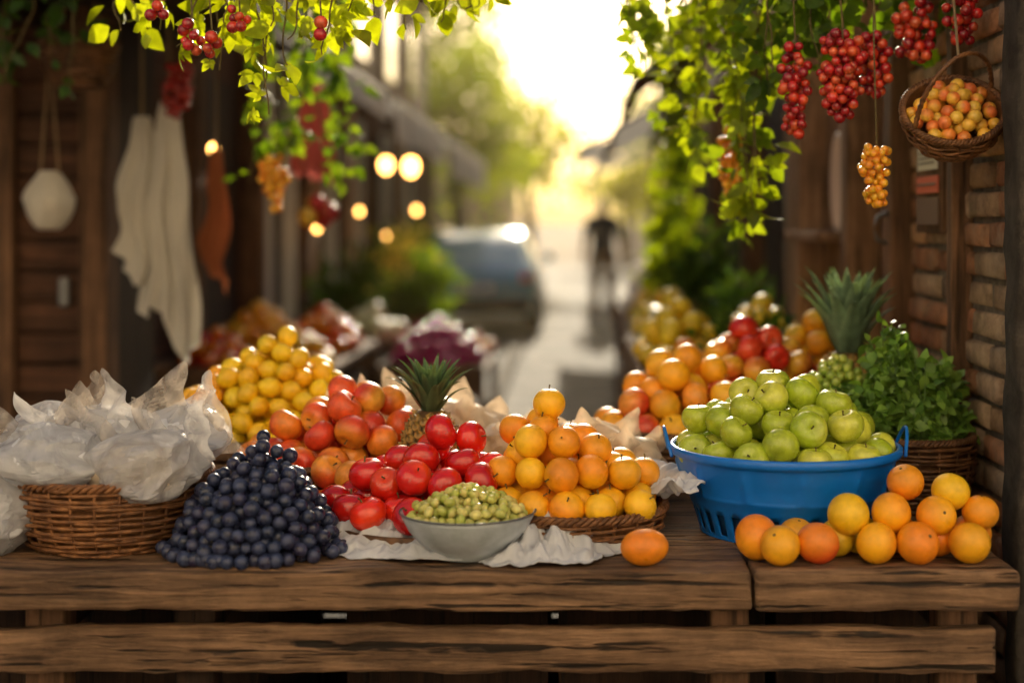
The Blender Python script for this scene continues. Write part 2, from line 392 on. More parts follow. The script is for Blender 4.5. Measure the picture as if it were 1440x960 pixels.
# ------------------------------------------------------------ yellow pile at back left
yb=group('crate_of_yellow_citrus',(-.76,3.4,TZ))
boxes('crate',[(-.98,-.56,3.235,3.25,TZ+.01+k*.05,TZ+.05+k*.05) for k in range(2)]+[(-.98,-.56,3.56,3.575,TZ+.01,TZ+.10),(-.99,-.975,3.235,3.575,TZ,TZ+.105),(-.565,-.55,3.235,3.575,TZ,TZ+.105),(-.98,-.56,3.25,3.56,TZ+.002,TZ+.012)],m_crate,yb)
YP=pile_pos(.0245,.235,.17,.27,1.6,.62,15,80,(.06,0))+np.array([-.735,3.40,.875])
c=np.where(YP[:,0]<-.82)[0];d=np.where(YP[:,0]>=-.82)[0]
fruits('yellow_citrus','lemon',YP[d],.0258,[(.90,.60,.010),(.88,.54,.010)],[(.92,.66,.02),(.88,.48,.01)],m_orange,yb,.4,9)
fruits('small_oranges','orange',YP[c],.0255,[(.87,.38,.012)],[(.88,.46,.02)],m_orange,yb,.4,10)
# ------------------------------------------------------------ blue tub + green apples
bt=group('blue_plastic_tub',(.42,2.8,TZ))
def tub(cx,cy,z0):
    prof=[(.165,0),(.168,.008),(.172,.022),(.176,.035),(.181,.05),(.187,.062),(.192,.075),(.1955,.079),(.1955,.083),(.195,.087),(.205,.115),(.212,.135),(.2145,.145),(.217,.150),(.224,.151),(.2265,.156),(.2265,.166),(.222,.169),(.2155,.166)]
    ns=180;V,F=lathe(prof,ns,cx,cy,z0);keep=[]
    npf=len(prof)
    V=V.copy()
    for k in range(len(F)):
        i,j=divmod(k,npf-1)
        if 1<=j<=3 and (i%6) in(0,1,2): continue
        keep.append(k)
    F=F[keep]
    for i in range(ns):
        if i%15 in (0,1):
            for j in (8,9,10,11):
                v=V[i*npf+j];dx,dy=v[0]-cx,v[1]-cy;l=math.hypot(dx,dy);v[0]+=dx/l*.004;v[1]+=dy/l*.004
    o=add_obj('basin',V,F,m_blue,bt);md=o.modifiers.new('s','SOLIDIFY');md.thickness=.003;md.offset=-1
    add_obj('base',*lathe([(.001,.004),(.167,.004),(.167,0),(.001,0)],60,cx,cy,z0),m_blue,bt)
    add_obj('slot_shade_liner',*lathe([(.001,.006),(.160,.006),(.176,.07)],60,cx,cy,z0),M('shadow_blue',(.004,.05,.16),.6),bt)  # added dark sheet; shade behind the slots is put into its colour
    for s in (-1,1):
        P=[(cx+s*(.226+.012*math.sin(a)),cy-.05+.10*(a/math.pi)-.0,z0+.15+.05*math.sin(a)) for a in np.linspace(0,math.pi,14)]
        V2,F2=tube(P,.0035,8);add_obj('handle_%d'%(s+1),V2,F2,m_blue,bt)
tub(.425,2.80,TZ)
AP=pile_pos(.0325,.205,.198,.185,1.9,.68,21,120,(-.03,.03))+np.array([.425,2.80,.922])
fruits('green_apples','apple',AP,.0345,[(.46,.56,.030),(.52,.60,.040),(.38,.50,.022)],[(.62,.64,.07),(.40,.50,.03)],m_apple,bt,.4,11,m_stem,ns=26,nr=16,tilt=.9)
# ------------------------------------------------------------ loose citrus on right
LC=[(.337,2.55,.041,0),(.372,2.505,.036,1),(.415,2.59,.034,1),(.44,2.515,.038,3),(.485,2.575,.034,2),(.545,2.52,.037,1),(.60,2.60,.037,0),(.617,2.515,.038,0),(.665,2.57,.033,0),(.71,2.52,.037,1),(.735,2.60,.037,0),(.53,2.60,.036,2)]
P0=[];K=[];RR=[]
for x,y,r,k in LC: P0.append((x,y,TZ+r*.95));K.append(k);RR.append(r)
for x,y,z,r,k in [(.502,2.555,.873,.038,2),(.58,2.56,.874,.037,1),(.66,2.555,.870,.036,1),(.695,2.59,.907,.035,2),(.615,2.60,.922,.034,0),(.745,2.575,.872,.033,0)]:
    P0.append((x,y,z));K.append(k);RR.append(r)
P0=np.array(P0);K=np.array(K);RR=np.array(RR)
cg=group('loose_citrus_fruit',(.55,2.55,TZ))
pal={0:((.88,.26,.008),(.88,.34,.010)),1:((.90,.42,.008),(.88,.33,.010)),2:((.90,.54,.010),(.88,.56,.02)),3:((.76,.08,.012),(.84,.24,.015))}
for k in range(4):
    s=np.where(K==k)[0];T=ball('orange',30,18);rng=np.random.default_rng(30+k)
    Rm=rotm(len(s),rng,1.0);V,F,C=instance(T,P0[s],Rm,RR[s],blush(T,len(s),pal[k][0],pal[k][1],rng,.4,.08))
    add_obj(['oranges','tangerines','lemons','blush_orange'][k],V,F,m_orange,cg,True,C)
    st=ball('round',8,5);V,F=instance((st[0]*np.array([.09,.09,.05])+np.array([0,0,.88]),st[1]),P0[s],Rm,RR[s]);add_obj('stem_buttons',V,F,m_stem,cg)
T=ball('oval',30,18);Rm=np.array([Matrix.Rotation(rad(86),3,'Y')])
rng=np.random.default_rng(5);V,F,C=instance(T,[(.133,2.50,TZ+.0325)],Rm,[.038],blush(T,1,(.88,.29,.008),(.86,.24,.008),rng,.4,.0));add_obj('single_orange',V,F,m_orange,None,True,C)
# ------------------------------------------------------------ enamel bowl
eb=group('enamel_bowl',(-.183,2.575,TZ))
add_obj('bowl',*lathe([(.001,.006),(.05,.006),(.055,.0),(.058,.001),(.062,.010),(.088,.027),(.108,.050),(.119,.072),(.1225,.080),(.1205,.082),(.116,.074),(.104,.052),(.085,.031),(.058,.014),(.001,.011)],80,-.183,2.577,TZ),m_enamel,eb)
th=np.linspace(0,2*math.pi,80,endpoint=False)
V,F=tube(np.stack([-.183+.1225*np.cos(th),2.577+.1225*np.sin(th),0*th+TZ+.0815],1),.0022,6,True);add_obj('rim',V,F,m_rim,eb)
BP=pile_pos(.0098,.112,.108,.060,1.8,.62,33,60)+np.array([-.183,2.577,.858])
fruits('green_olives','oval',BP,.0105,[(.52,.54,.12),(.60,.56,.16),(.44,.49,.09)],[(.66,.60,.2),(.46,.48,.1)],m_olive,eb,.5,13,ns=12,nr=8)
# ------------------------------------------------------------ cloth
rid=lambda p:(1-abs(noise.noise(p))*2.3)
def skirt(name,cx,cy,a0,a1,r0,z0,r1,z1,mat,seed=0,na=150,nr_=30,fold=.012,parent=None,rr=None,ysc=.85):
    V=[]
    for i in range(na):
        a=a0+(a1-a0)*i/(na-1)
        edge=r1*(1+.16*noise.noise(Vector((a*1.9,seed,0)))+.05*noise.noise(Vector((a*6,seed,3))))
        for j in range(nr_):
            t=j/(nr_-1);r=r0+(edge-r0)*t
            z=z0+(z1-z0)*min(1,t*1.1)**.8
            f=rid(Vector((a*3.6+t*1.5,t*1.2,seed)))*.9+.5*rid(Vector((a*7-t*2,t*2.5,seed+5)))-.5
            e=math.sin(math.pi*min(1,.12+t*.95))
            z+=fold*f*(.25+.9*e)+.005*noise.noise(Vector((a*18,t*12,seed)))
            z=max(z,TZ+.0035+.004*max(0,f))
            w=.014*noise.noise(Vector((a*5,t*4,seed+9)))
            V.append((cx+(r+w)*math.cos(a),cy+ysc*(r+w)*math.sin(a),z))
    o=add_obj(name,V,grid_f(na,nr_),mat,parent)
    md=o.modifiers.new('s','SOLIDIFY');md.thickness=.002
    md=o.modifiers.new('u','SUBSURF');md.levels=1;md.render_levels=1
    return o
wc=group('white_cotton_cloth',(-.2,2.6,TZ))
skirt('cloth_under_tomatoes',-.275,2.74,rad(165),rad(378),.13,.84,.262,TZ+.004,m_cloth,3,190,30,.024,wc,ysc=.86)
skirt('cloth_front_fold',-.06,2.68,rad(240),rad(350),.06,.87,.205,TZ+.004,m_cloth,8,130,28,.026,wc,ysc=.98)
skirt('cloth_over_rim',.035,2.735,rad(-30),rad(62),.13,.875,.24,.905,m_cloth,13,90,22,.03,wc,ysc=.95)
# ------------------------------------------------------------ bags
def bag(name,cx,cy,z0,w,h,seed,mat,parent=None,yaw=0,lean=(0,0),top=.55,amp=1.,facet=True):
    na,nt_=(54,34) if facet else (80,44);V=[];rn=random.Random(seed)
    ca,sa=math.cos(yaw),math.sin(yaw)
    for i in range(na):
        for j in range(nt_):
            jt=rn.uniform(-.38,.38) if 0<j<nt_-1 and facet else 0
            a=2*math.pi*(i+(rn.uniform(-.38,.38) if facet else 0))/na
            t=(j+jt)/(nt_-1)
            if t<.42: rr=abs(math.sin(math.pi*min(.5,(t/.42)*.42+.08)))**.6
            else: rr=max(0.,1-((t-.42)/.58)**1.6)**top*.995+.01
            sq=(abs(math.cos(a))**2.7+abs(math.sin(a))**2.7)**(-1/2.7)
            x=w*rr*math.cos(a)*sq;y=w*rr*math.sin(a)*sq*.85;z=h*t
            q=Vector((x*10,y*10,z*9))+Vector((seed*3.1,0,0))
            d=(rid(q)-.4)*.026+(rid(q*2.1+Vector((0,seed,0)))-.4)*.014
            pleat=(math.sin(a*9+seed+2*noise.noise(q))*.5)*.005*max(0,t-.5)*2
            k=1+amp*(d+pleat)/max(w*rr,.035)
            x*=k;y*=k;x+=lean[0]*t*t;y+=lean[1]*t*t
            V.append((cx+ca*x-sa*y,cy+sa*x+ca*y,z0+z+(.02*noise.noise(q*1.1)*amp if t>.05 else 0)))
    return add_obj(name,V,tri(grid_f(na,nt_,True)),mat,parent,not facet)
def fan(name,cx,cy,z0,w,h,seed,mat,parent=None,yaw=0,lean=0,ybend=.03):
    nu,nv=16,20;V=[];rn=random.Random(seed);sk=rn.uniform(-.7,.7)
    ca,sa=math.cos(yaw),math.sin(yaw)
    for i in range(nu):
        for j in range(nv):
            u=-1+2*(i+(rn.uniform(-.3,.3) if 0<i<nu-1 else 0))/(nu-1)
            v=(j+(rn.uniform(-.3,.3) if 0<j<nv-1 else 0))/(nv-1);W=w*(max(0,1-v)**.85)*(1-.12*math.sin(v*9+seed))+.0015
            x=u*W+sk*w*v*.8+lean*v;z=h*v*(1-.10*u*u*(1-v))
            q=Vector((x*12+seed*2.7,z*11,seed))
            y=(rid(q)-.4)*.026*(1-v*.5)+(rid(q*2.2)-.4)*.013*(1-v*.4)+ybend*(u*u)*(1-v)-.01*v
            V.append((cx+ca*x-sa*y,cy+sa*x+ca*y,z0+z))
    return add_obj(name,V,tri(grid_f(nu,nv)),mat,parent,False)
lb=group('wicker_basket_of_plastic_bags',(-.865,2.7,TZ))
basket(lb,-.865,2.705,TZ,.145,.178,.128,rows=15,st=26)
B=[(-.955,2.625,.895,.100,.135,.2,-.01),(-.785,2.615,.89,.098,.13,-.25,.01),(-.875,2.72,.92,.09,.13,.1,0),(-1.0,2.75,.92,.085,.12,-.2,-.02),(-.76,2.74,.92,.085,.125,.3,.02)]
for i,(x,y,z,w,h,yw,ln) in enumerate(B):
    bag('plastic_bag_%d'%i,x,y,z,w,h,i+3,m_film,lb,yaw=yw,lean=(ln,0.01))
    bag('bag_contents_%d'%i,x,y,z+.006,w*.84,h*.82,i+43,m_paper if i%2 else m_cloth,lb,yaw=yw,lean=(ln*.5,0),amp=.6,facet=False)
Fn=[(-1.0,2.66,.965,.075,.115,-.03),(-.945,2.68,.98,.07,.12,.03),(-.885,2.65,.985,.065,.10,-.04),(-.86,2.70,.99,.07,.13,.01),(-.83,2.74,1.0,.08,.13,.05),(-.775,2.66,.97,.07,.10,-.03),(-.735,2.66,.955,.065,.115,.07),(-.69,2.72,.95,.06,.13,.03),(-.93,2.78,1.0,.08,.11,0),(-.755,2.76,.99,.07,.125,.05),(-1.05,2.70,.95,.06,.10,.0)]
for i,(x,y,z,w,h,ln) in enumerate(Fn):
    fan('bag_top_%d'%i,x,y,z,w,h,i+11,m_film2 if i%3 else m_film,lb,yaw=rad(-25+i*37%55-10),lean=ln)
gb=group('plastic_bag',(-1.03,2.62,TZ))
bag('film',-1.075,2.60,TZ,.085,.16,77,m_film,gb,yaw=.3);bag('contents',-1.075,2.60,TZ+.004,.07,.12,78,m_cloth,gb,facet=False)
for i,(x,y,z,w,h,yw) in enumerate([(-.44,3.25,TZ,.10,.22,.2),(-.34,3.33,TZ,.11,.22,.5),(-.235,3.22,TZ,.10,.20,-.2),(-.17,3.15,TZ,.07,.16,.4),(.045,3.04,TZ,.10,.18,-.1),(.12,3.0,TZ,.075,.16,.6),(-.02,3.10,TZ,.08,.16,.3)]):
    G=group('paper_bag',(x,y,z));bag('body',x,y,z,w,h,i+90,m_film3,G,yaw=yw);bag('filling',x,y,z+.004,w*.8,h*.8,i+190,m_paper,G,yaw=yw,amp=.6,facet=False)
    for k in range(3):
        fan('top_%d'%k,x+(k-1)*w*.55,y+(-.03 if k%2 else .02),z+h*.62,w*.62,h*(.42+.14*((k*7+i*3)%4)/3),i*5+k+200,m_film3,G,yaw=rad(-20+k*17),lean=(k-1)*.03)
# ------------------------------------------------------------ pineapple
def pineapple(x,y,z0,r,h,lh,lw,nleaf,seed,spread=1.,lc=(.10,.17,.085)):
    G=group('pineapple',(x,y,z0));rng=random.Random(seed)
    add_obj('core',*lathe([(.001,0)]+[(r*.93*abs(math.sin(math.pi*(.06+.88*t)))**.5,h*t) for t in np.linspace(0.02,1,16)]+[(.001,h)],32,x,y,z0),M('pine_core',(.10,.05,.015),.8),G)
    parts=[];n=150;ga=math.pi*(3-math.sqrt(5))
    for i in range(n):
        t=(i+.5)/n;a=i*ga;t2=.03+.94*t
        R=r*math.sin(math.pi*(.06+.88*t2))**.5
        s=math.sqrt(2*math.pi*r*h/n)*.62
        out=Vector((math.cos(a),math.sin(a),(t2-.5)*.9)).normalized();up=Vector((0,0,1))
        si=out.cross(up).normalized();up=si.cross(out).normalized()
        if up.z<0: up=-up
        c=Vector((x+R*math.cos(a),y+R*math.sin(a),z0+h*t2));vs=[];k=6
        for q in range(k):
            b=2*math.pi*q/k+math.pi/2;vs.append(c+si*math.cos(b)*s+up*math.sin(b)*s*.9-out*s*.25)
        for q in range(k):
            b=2*math.pi*q/k+math.pi/2;vs.append(c+si*math.cos(b)*s*.6+up*math.sin(b)*s*.55+out*s*.22)
        vs.append(c+out*s*.25);vs.append(c+out*s*.6+up*s*.5)
        F=[(q,(q+1)%k,k+(q+1)%k) for q in range(k)]+[(q,k+(q+1)%k,k+q) for q in range(k)]+[(k+q,k+(q+1)%k,2*k) for q in range(k)]+[(k,k+1,2*k+1),(k+5,k,2*k+1),(k+1,2*k,2*k+1),(k+5,2*k+1,2*k)]
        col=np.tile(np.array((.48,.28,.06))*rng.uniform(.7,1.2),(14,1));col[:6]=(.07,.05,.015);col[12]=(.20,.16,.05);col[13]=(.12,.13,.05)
        parts.append((np.array([tuple(v) for v in vs]),np.array(F),col))
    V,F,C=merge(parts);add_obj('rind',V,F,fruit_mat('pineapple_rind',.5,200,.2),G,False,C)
    parts=[]
    for i in range(nleaf):
        t=i/nleaf;a=i*ga+rng.uniform(-.2,.2);L=lh*(.55+.5*math.sin(math.pi*min(1,.25+t*.8)))*rng.uniform(.85,1.08)
        out0=rad(8+72*(1-t)**1.1)*spread; rows=9;vs=[];cs=[]
        p=Vector((x+r*.18*(1-t)*math.cos(a),y+r*.18*(1-t)*math.sin(a),z0+h-.004+lh*.18*t));ang=out0*.45
        o=Vector((math.cos(a),math.sin(a),0));sd=Vector((-math.sin(a),math.cos(a),0))
        for q in range(rows+1):
            s=q/rows;w=lw*(1-s)**.75*(.75+.5*min(1,s*4))*.5
            dr=o*math.sin(ang)+Vector((0,0,1))*math.cos(ang);nrm=o*math.cos(ang)-Vector((0,0,1))*math.sin(ang)
            for e in (-1,0,1):
                vs.append(tuple(p+sd*w*e-nrm*(w*.45 if e==0 else 0)*-1))
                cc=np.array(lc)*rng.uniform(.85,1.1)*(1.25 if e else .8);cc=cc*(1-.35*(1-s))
                cs.append(cc)
            p=p+dr*L/rows;ang+=out0*1.5/rows*s*1.3
        F=[]
        for q in range(rows):
            for e in range(2):
                b=q*3+e;F.append((b,b+1,b+4));F.append((b,b+4,b+3))
        parts.append((np.array(vs),np.array(F),np.array(cs)))
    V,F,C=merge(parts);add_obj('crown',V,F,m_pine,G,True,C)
pineapple(-.285,2.93,TZ+.03,.062,.185,.12,.026,54,1)
pineapple(.655,3.35,.90,.078,.19,.20,.052,64,2,.78,(.18,.28,.19))
boxes('fruit_box',[(.50,.84,3.22,3.235,TZ+k*.035,TZ+.03+k*.035) for k in range(3)]+[(.50,.515,3.235,3.52,TZ,.90),(.825,.84,3.235,3.52,TZ,.90),(.515,.825,3.235,3.52,.885,.897)],m_crate)
# ------------------------------------------------------------ leaves
def leaf_t(w=.5,curl=.25,fold=.12):
    ts=[0,.2,.45,.7,.88,1];ws=[.04,.36,.5,.34,.15,0];V=[]
    for t,ww in zip(ts,ws):
        z=-curl*t*t
        for e in (-1,0,1): V.append((e*ww*w,t,z+(fold*ww if e else 0)))
    F=[]
    for q in range(5):
        for e in range(2):
            b=q*3+e;F+=[(b,b+1,b+4),(b,b+4,b+3)]
    return np.array(V,float),np.array(F)
def vine_t():
    V,F=leaf_t(.62,.35);parts=[]
    for a,s,o in ((0,1,.15),(rad(50),.78,.02),(rad(-46),.72,.06),(rad(98),.5,0)):
        R=np.array(Matrix.Rotation(a,3,'Z'));parts.append((np.dot(V*s+np.array([0,o,0]),R.T),F))
    return merge(parts)
LT=leaf_t();VT=vine_t()
def orient(D,rng,nrm_bias=None,bias=.5):
    D=D/np.linalg.norm(D,axis=1)[:,None]
    N=rng.normal(size=D.shape)
    if nrm_bias is not None: N=N*(1-bias)+np.array(nrm_bias)*bias*1.5
    X=np.cross(D,N);X/=np.linalg.norm(X,axis=1)[:,None]+1e-9
    Z=np.cross(X,D)
    return np.stack([X,D,Z],2)
def leaves(name,P,D,size,c1,c2,mat,parent=None,seed=0,T=LT,nb=None,bias=.5):
    rng=np.random.default_rng(seed);n=len(P);Rm=orient(np.asarray(D,float),rng,nb,bias)
    k=rng.random(n)[:,None];c=np.array(c1)*(1-k)+np.array(c2)*k
    c=c*rng.uniform(.7,1.25,n)[:,None]
    C=np.repeat(c,len(T[0]),axis=0)
    V,F=instance(T,P,Rm,size*rng.uniform(.6,1.2,n))
    return add_obj(name,V,F,mat,parent,True,C)
def vine(name,strands,dens,size,c1,c2,seed=0,spread=.03,T=VT,parent=None):
    rng=np.random.default_rng(seed);G=parent or group(name,strands[0][0]);P=[];D=[];parts=[]
    for s in strands:
        s=np.array(s,float);n=24;t=np.linspace(0,1,n);tt=np.linspace(0,1,len(s))
        Q=np.stack([np.interp(t,tt,s[:,i]) for i in range(3)],1);Q+=rng.normal(0,.006,Q.shape)
        for _ in range(2): Q[1:-1]=(Q[:-2]+Q[1:-1]*2+Q[2:])/4
        parts.append(tube(Q,np.linspace(.004,.0015,n),5))
        L=np.linalg.norm(np.diff(Q,axis=0),axis=1).sum();m=max(3,int(L*dens))
        for _ in range(m):
            u=rng.random();q=np.array([np.interp(u,t,Q[:,i]) for i in range(3)])
            d=rng.normal(size=3)*np.array([1,.8,.5])+np.array([0,0,-.65]);d/=np.linalg.norm(d)
            p=q+d*np.array([1,1,.4])*spread*rng.random();P.append(p);D.append(d)
    V,F=merge(parts);add_obj('stems',V,F,m_stem,G)
    P=np.array(P);D=np.array(D);h=int(len(P)*.45)
    leaves('leaves',P[:h],D[:h],size,c1,c2,m_leaf,G,seed,T,(0,-1,.3),.35)
    leaves('single_leaves',P[h:],D[h:],size*1.35,c1,c2,m_leaf,G,seed+50,leaf_t(.7,.3,.15),(0,-1,.3),.35)
    return G
rng=np.random.default_rng(50)
def hang(x,y,zt,zb,sw=.05,r=rng):
    return [(x,y,zt),(x+r.uniform(-sw,sw),y+r.uniform(-sw,sw),(zt+zb)/2+.05),(x+r.uniform(-sw,sw)*1.5,y+r.uniform(-sw,sw),zb)]
YG=(.17,.24,.015);DG=(.035,.085,.015);MG=(.09,.16,.018)
st=[]
for x,zb in ((.10,1.83),(.16,1.80),(.22,1.78),(.28,1.66),(.33,1.60),(.38,1.42),(.41,1.36),(.44,1.50),(.30,1.72),(.36,1.55),(.48,1.62),(.24,1.74),(.52,1.70),(.40,1.46),(.34,1.52),(.46,1.40),(.13,1.86),(.19,1.82)):
    st.append(hang(x+.02,3.5+rng.uniform(-.2,.25),2.15,zb,.04))
vine('hanging_vine',st,60,.044,YG,MG,3,.06)
st=[]
for i in range(26):
    x=rng.uniform(.42,.86);st.append(hang(x,3.15+rng.uniform(-.15,.35),2.1,rng.uniform(1.78,1.93)-(.1 if x<.6 else 0),.05))
vine('hanging_vine',st,56,.043,MG,DG,4,.06)
st=[]
for x,zb,y in ((-.86,1.80,3.0),(-.80,1.76,2.95),(-.70,1.80,2.9),(-.73,1.72,2.95),(-.64,1.66,2.95),(-.62,1.62,2.9),(-.55,1.76,2.85),(-.50,1.73,2.85),(-.46,1.79,2.9),(-.67,1.74,3.),(-.40,1.82,2.9),(-.34,1.80,2.95),(-.27,1.81,3.0),(-.93,1.82,3.1),(-1.0,1.84,3.2),(-.58,1.70,2.9),(-.30,1.83,2.85),(-.20,1.84,2.95),(-.76,1.78,3.1),(-.52,1.80,3.1),(-.24,1.86,3.05),(-.60,1.79,2.85)):
    st.append([(x+rng.uniform(-.08,.08),y,2.05),(x+rng.uniform(-.03,.05),y,1.9),(x,y,zb)])
vine('hanging_vine',st,48,.041,(.22,.30,.012),YG,5,.045)
st=[hang(-.95+.05*i,4.5,2.2,1.52+.05*(i%3),.06) for i in range(6)]
vine('hanging_vine',st,50,.045,MG,DG,6,.06)
st=[hang(-1.75+.06*i,4.0,2.1,1.78+.04*(i%3),.06) for i in range(7)]
vine('hanging_vine',st,40,.045,DG,DG,16,.06)
st=[hang(.44+.03*i,7.0,2.3,1.05+.1*(i%3),.06) for i in range(5)]
vine('hanging_vine',st,60,.06,YG,MG,7,.07)
pg=group('pergola',(0,3.2,2.1))
plank('beam_1',(-1.9,1.0,2.96,3.03,2.09,2.16),m_dark,pg,.003,.2)
plank('beam_2',(-1.9,1.0,3.46,3.53,2.09,2.16),m_dark,pg,.003,.2)
plank('beam_3',(-1.9,-.7,4.46,4.53,2.12,2.2),m_dark,pg,.003,.2)
# ------------------------------------------------------------ hanging grape clusters
def cluster(name,x,y,zt,L,w,r,c1,c2,seed,mat=m_redgrape,cord=.3,n=None):
    rng=np.random.default_rng(seed)
    if n is None: n=int(.75*math.pi*w*w*L*.5/(4/3*math.pi*r**3))+6
    t=rng.random(n);a=rng.uniform(0,2*math.pi,n);q=np.sqrt(rng.random(n))
    W=w*(.35+.65*np.sin(np.pi*np.clip(.25+t*.75,0,1)))
    P=np.stack([q*W*np.cos(a),q*W*np.sin(a),-t*L],1)
    for _ in range(60):
        D=P[:,None]-P[None];d=np.linalg.norm(D,axis=2)+np.eye(n)*9;ov=np.clip(2*r*.97-d,0,None)
        P+=(D/d[...,None]*ov[...,None]).sum(1)*.35
        P[:,:2]*=.995
    P+=np.array([x,y,zt]);G=group(name,(x,y,zt))
    fruits('berries','round',P,r,c1,c2,mat,G,.4,seed,m_stem,ns=14,nr=9,szv=.22)
    V,F=tube([(x,y,zt-L*.8),(x+.003,y,zt),(x-.004,y,zt+cord*.5),(x,y,zt+cord)],[.0015,.002,.0018,.002],5);add_obj('stalk',V,F,m_stem,G)
RC1=[(.50,.02,.02),(.36,.012,.02),(.62,.05,.02)];RC2=[(.68,.12,.04),(.28,.01,.02)]
cluster('red_grape_cluster',.475,3.0,1.77,.18,.035,.0112,RC1,RC2,1)
cluster('red_grape_cluster',.565,2.95,1.78,.155,.052,.0112,RC1,RC2,2)
cluster('red_grape_cluster',.645,3.0,1.78,.11,.04,.0112,RC1,RC2,3)
cluster('red_grape_cluster',.745,3.05,1.87,.11,.045,.0125,RC1,RC2,4)
cluster('red_grape_cluster',.815,2.95,1.86,.08,.04,.013,RC1,RC2,5)
YC1=[(.80,.40,.025),(.85,.46,.03)];YC2=[(.78,.28,.02)]
cluster('yellow_grape_cluster',.625,2.9,1.545,.105,.033,.0085,YC1,YC2,6,m_olive,cord=.5)
cluster('yellow_grape_cluster',.41,3.6,1.63,.15,.035,.011,YC1,YC2,7,m_olive,cord=.45)
cluster('yellow_grape_cluster',-.93,4.5,1.60,.16,.045,.014,YC1,YC2,8,m_olive,cord=.5)
cluster('red_berry_cluster',-.77,2.90,1.80,.045,.025,.0115,RC1,RC2,9,cord=.2,n=9)
cluster('red_berry_cluster',-.72,2.86,1.765,.025,.015,.0125,RC1,RC2,10,cord=.2,n=4)
cluster('red_berry_cluster',-.49,2.80,1.79,.02,.006,.0125,RC1,RC2,12,cord=.2,n=2)
cluster('red_berry_cluster',-.84,2.9,1.86,.04,.03,.0115,RC1,RC2,13,cord=.2,n=8)
cluster('red_berry_cluster',-.66,2.84,1.82,.03,.02,.0115,RC1,RC2,14,cord=.2,n=6)
cluster('red_grape_cluster',-1.27,4.6,1.90,.15,.05,.015,[(.35,.015,.012)],[(.45,.04,.02)],11,cord=.25)
# ------------------------------------------------------------ hanging wicker basket with fruit (right)
hb=group('hanging_wicker_basket',(.775,2.86,1.62))
TF=Matrix.Translation((.775,2.87,1.615))@Matrix.Rotation(rad(20),4,'Z')@Matrix.Rotation(rad(-26),4,'Y')@Matrix.Rotation(rad(38),4,'X')
basket(hb,0,0,-.075,.055,.1,.085,m_wick,10,20,.0035,tf=TF)
FP=pile_pos(.0135,.093,.093,.055,2.,.62,40,60)+np.array([0,0,-.012])
FP=np.array([TF@Vector(p) for p in FP])
fruits('small_fruit','round',FP,.0145,[(.88,.48,.05),(.86,.28,.05),(.86,.56,.08)],[(.84,.20,.05),(.88,.52,.06)],m_peach,hb,.5,41,ns=16,nr=10)
for k in range(3):
    a=np.linspace(0,math.pi,30);P=[TF@Vector((.1*math.cos(q)+.003*math.cos(q*20+k*2),.003*math.sin(q*20+k*2),.01+.135*math.sin(q))) for q in a]
    V,F=tube(np.array(P),.0035,6);add_obj('handle_%d'%k,V,F,m_wick,hb)
top=TF@Vector((0,0,.145));V,F=tube([tuple(top),(.80,2.97,1.9),(.80,3.0,2.1)],.003,6);add_obj('cord',V,F,m_rope,hb)
# ------------------------------------------------------------ herbs
hg=group('basket_of_fresh_herbs',(.73,3.05,TZ))
basket(hg,.735,3.02,TZ,.09,.12,.15,m_wickd,15,18,.0038)
rng=np.random.default_rng(77);P=[];D=[];parts=[]
for i in range(170):
    a=rng.uniform(0,2*math.pi);q=math.sqrt(rng.random());tx=.695+q*.175*math.cos(a);ty=3.06+q*.12*math.sin(a)
    tz=1.12-.17*q**2+rng.uniform(-.05,.06)-(.07 if tx<.64 else 0)
    s=np.array([.73+.04*math.cos(a),3.03+.04*math.sin(a),.93]);e=np.array([min(tx,.865),ty,tz]);md=(s+e)/2+np.array([0,0,.03])
    parts.append(tube([s,md,e],[.002,.0016,.001],4))
    for k in range(14):
        u=rng.uniform(.35,1.05);p=(1-u)**2*s+2*u*(1-u)*md+u*u*e
        d=rng.normal(size=3)+(e-s)*2+np.array([0,-.3,.1]);P.append(p);D.append(d)
V,F=merge(parts);add_obj('stalks',V,F,M('herb_stalk',(.12,.22,.05),.6),hg)
leaves('herb_leaves',np.array(P),np.array(D),.028,(.24,.40,.07),(.10,.22,.04),m_herb,hg,5,leaf_t(.85,.35,.15),(0,-.6,1),.4)
GG=pile_pos(.011,.09,.07,.10,1.5,.6,61,60)+np.array([.60,3.18,1.0])
fruits('green_grape_pile','round',GG,.0115,[(.30,.42,.06)],[(.42,.5,.09)],m_olive,None,.5,62,ns=12,nr=8)
plank('produce_stand',(.50,.71,3.10,3.205,TZ,1.0),m_crate,None,.002,.06)
# ------------------------------------------------------------ right back produce
rb=group('wicker_basket_of_mixed_fruit',(.25,3.35,TZ))
basket(rb,.265,3.36,TZ,.14,.18,.12,m_wickd,13,22)
XP=pile_pos(.036,.20,.17,.225,1.5,.60,71,90)+np.array([.27,3.36,.89])
a=np.random.default_rng(3).random(len(XP))<.6;a|=XP[:,2]>1.0
fruits('oranges','orange',XP[a],.0375,[(.89,.40,.010),(.88,.33,.010)],[(.90,.48,.02)],m_orange,rb,.4,72,m_stem)
fruits('peaches','apple',XP[~a],.0375,[(.88,.32,.03)],[(.70,.06,.02)],m_peach,rb,.6,73,m_stem)
rs=group('red_apple_pile',(.47,3.75,.9))
XP=pile_pos(.036,.20,.15,.21,1.4,.60,74,90)+np.array([.47,3.70,.935])
a=np.random.default_rng(4).random(len(XP))<.74
fruits('red_apples','apple',XP[a],.0375,[(.62,.015,.01),(.66,.03,.015)],[(.66,.06,.02)],m_apple,rs,.4,75,m_stem)
fruits('orange_apples','apple',XP[~a],.0375,[(.88,.50,.04)],[(.75,.20,.03)],m_apple,rs,.5,76,m_stem)
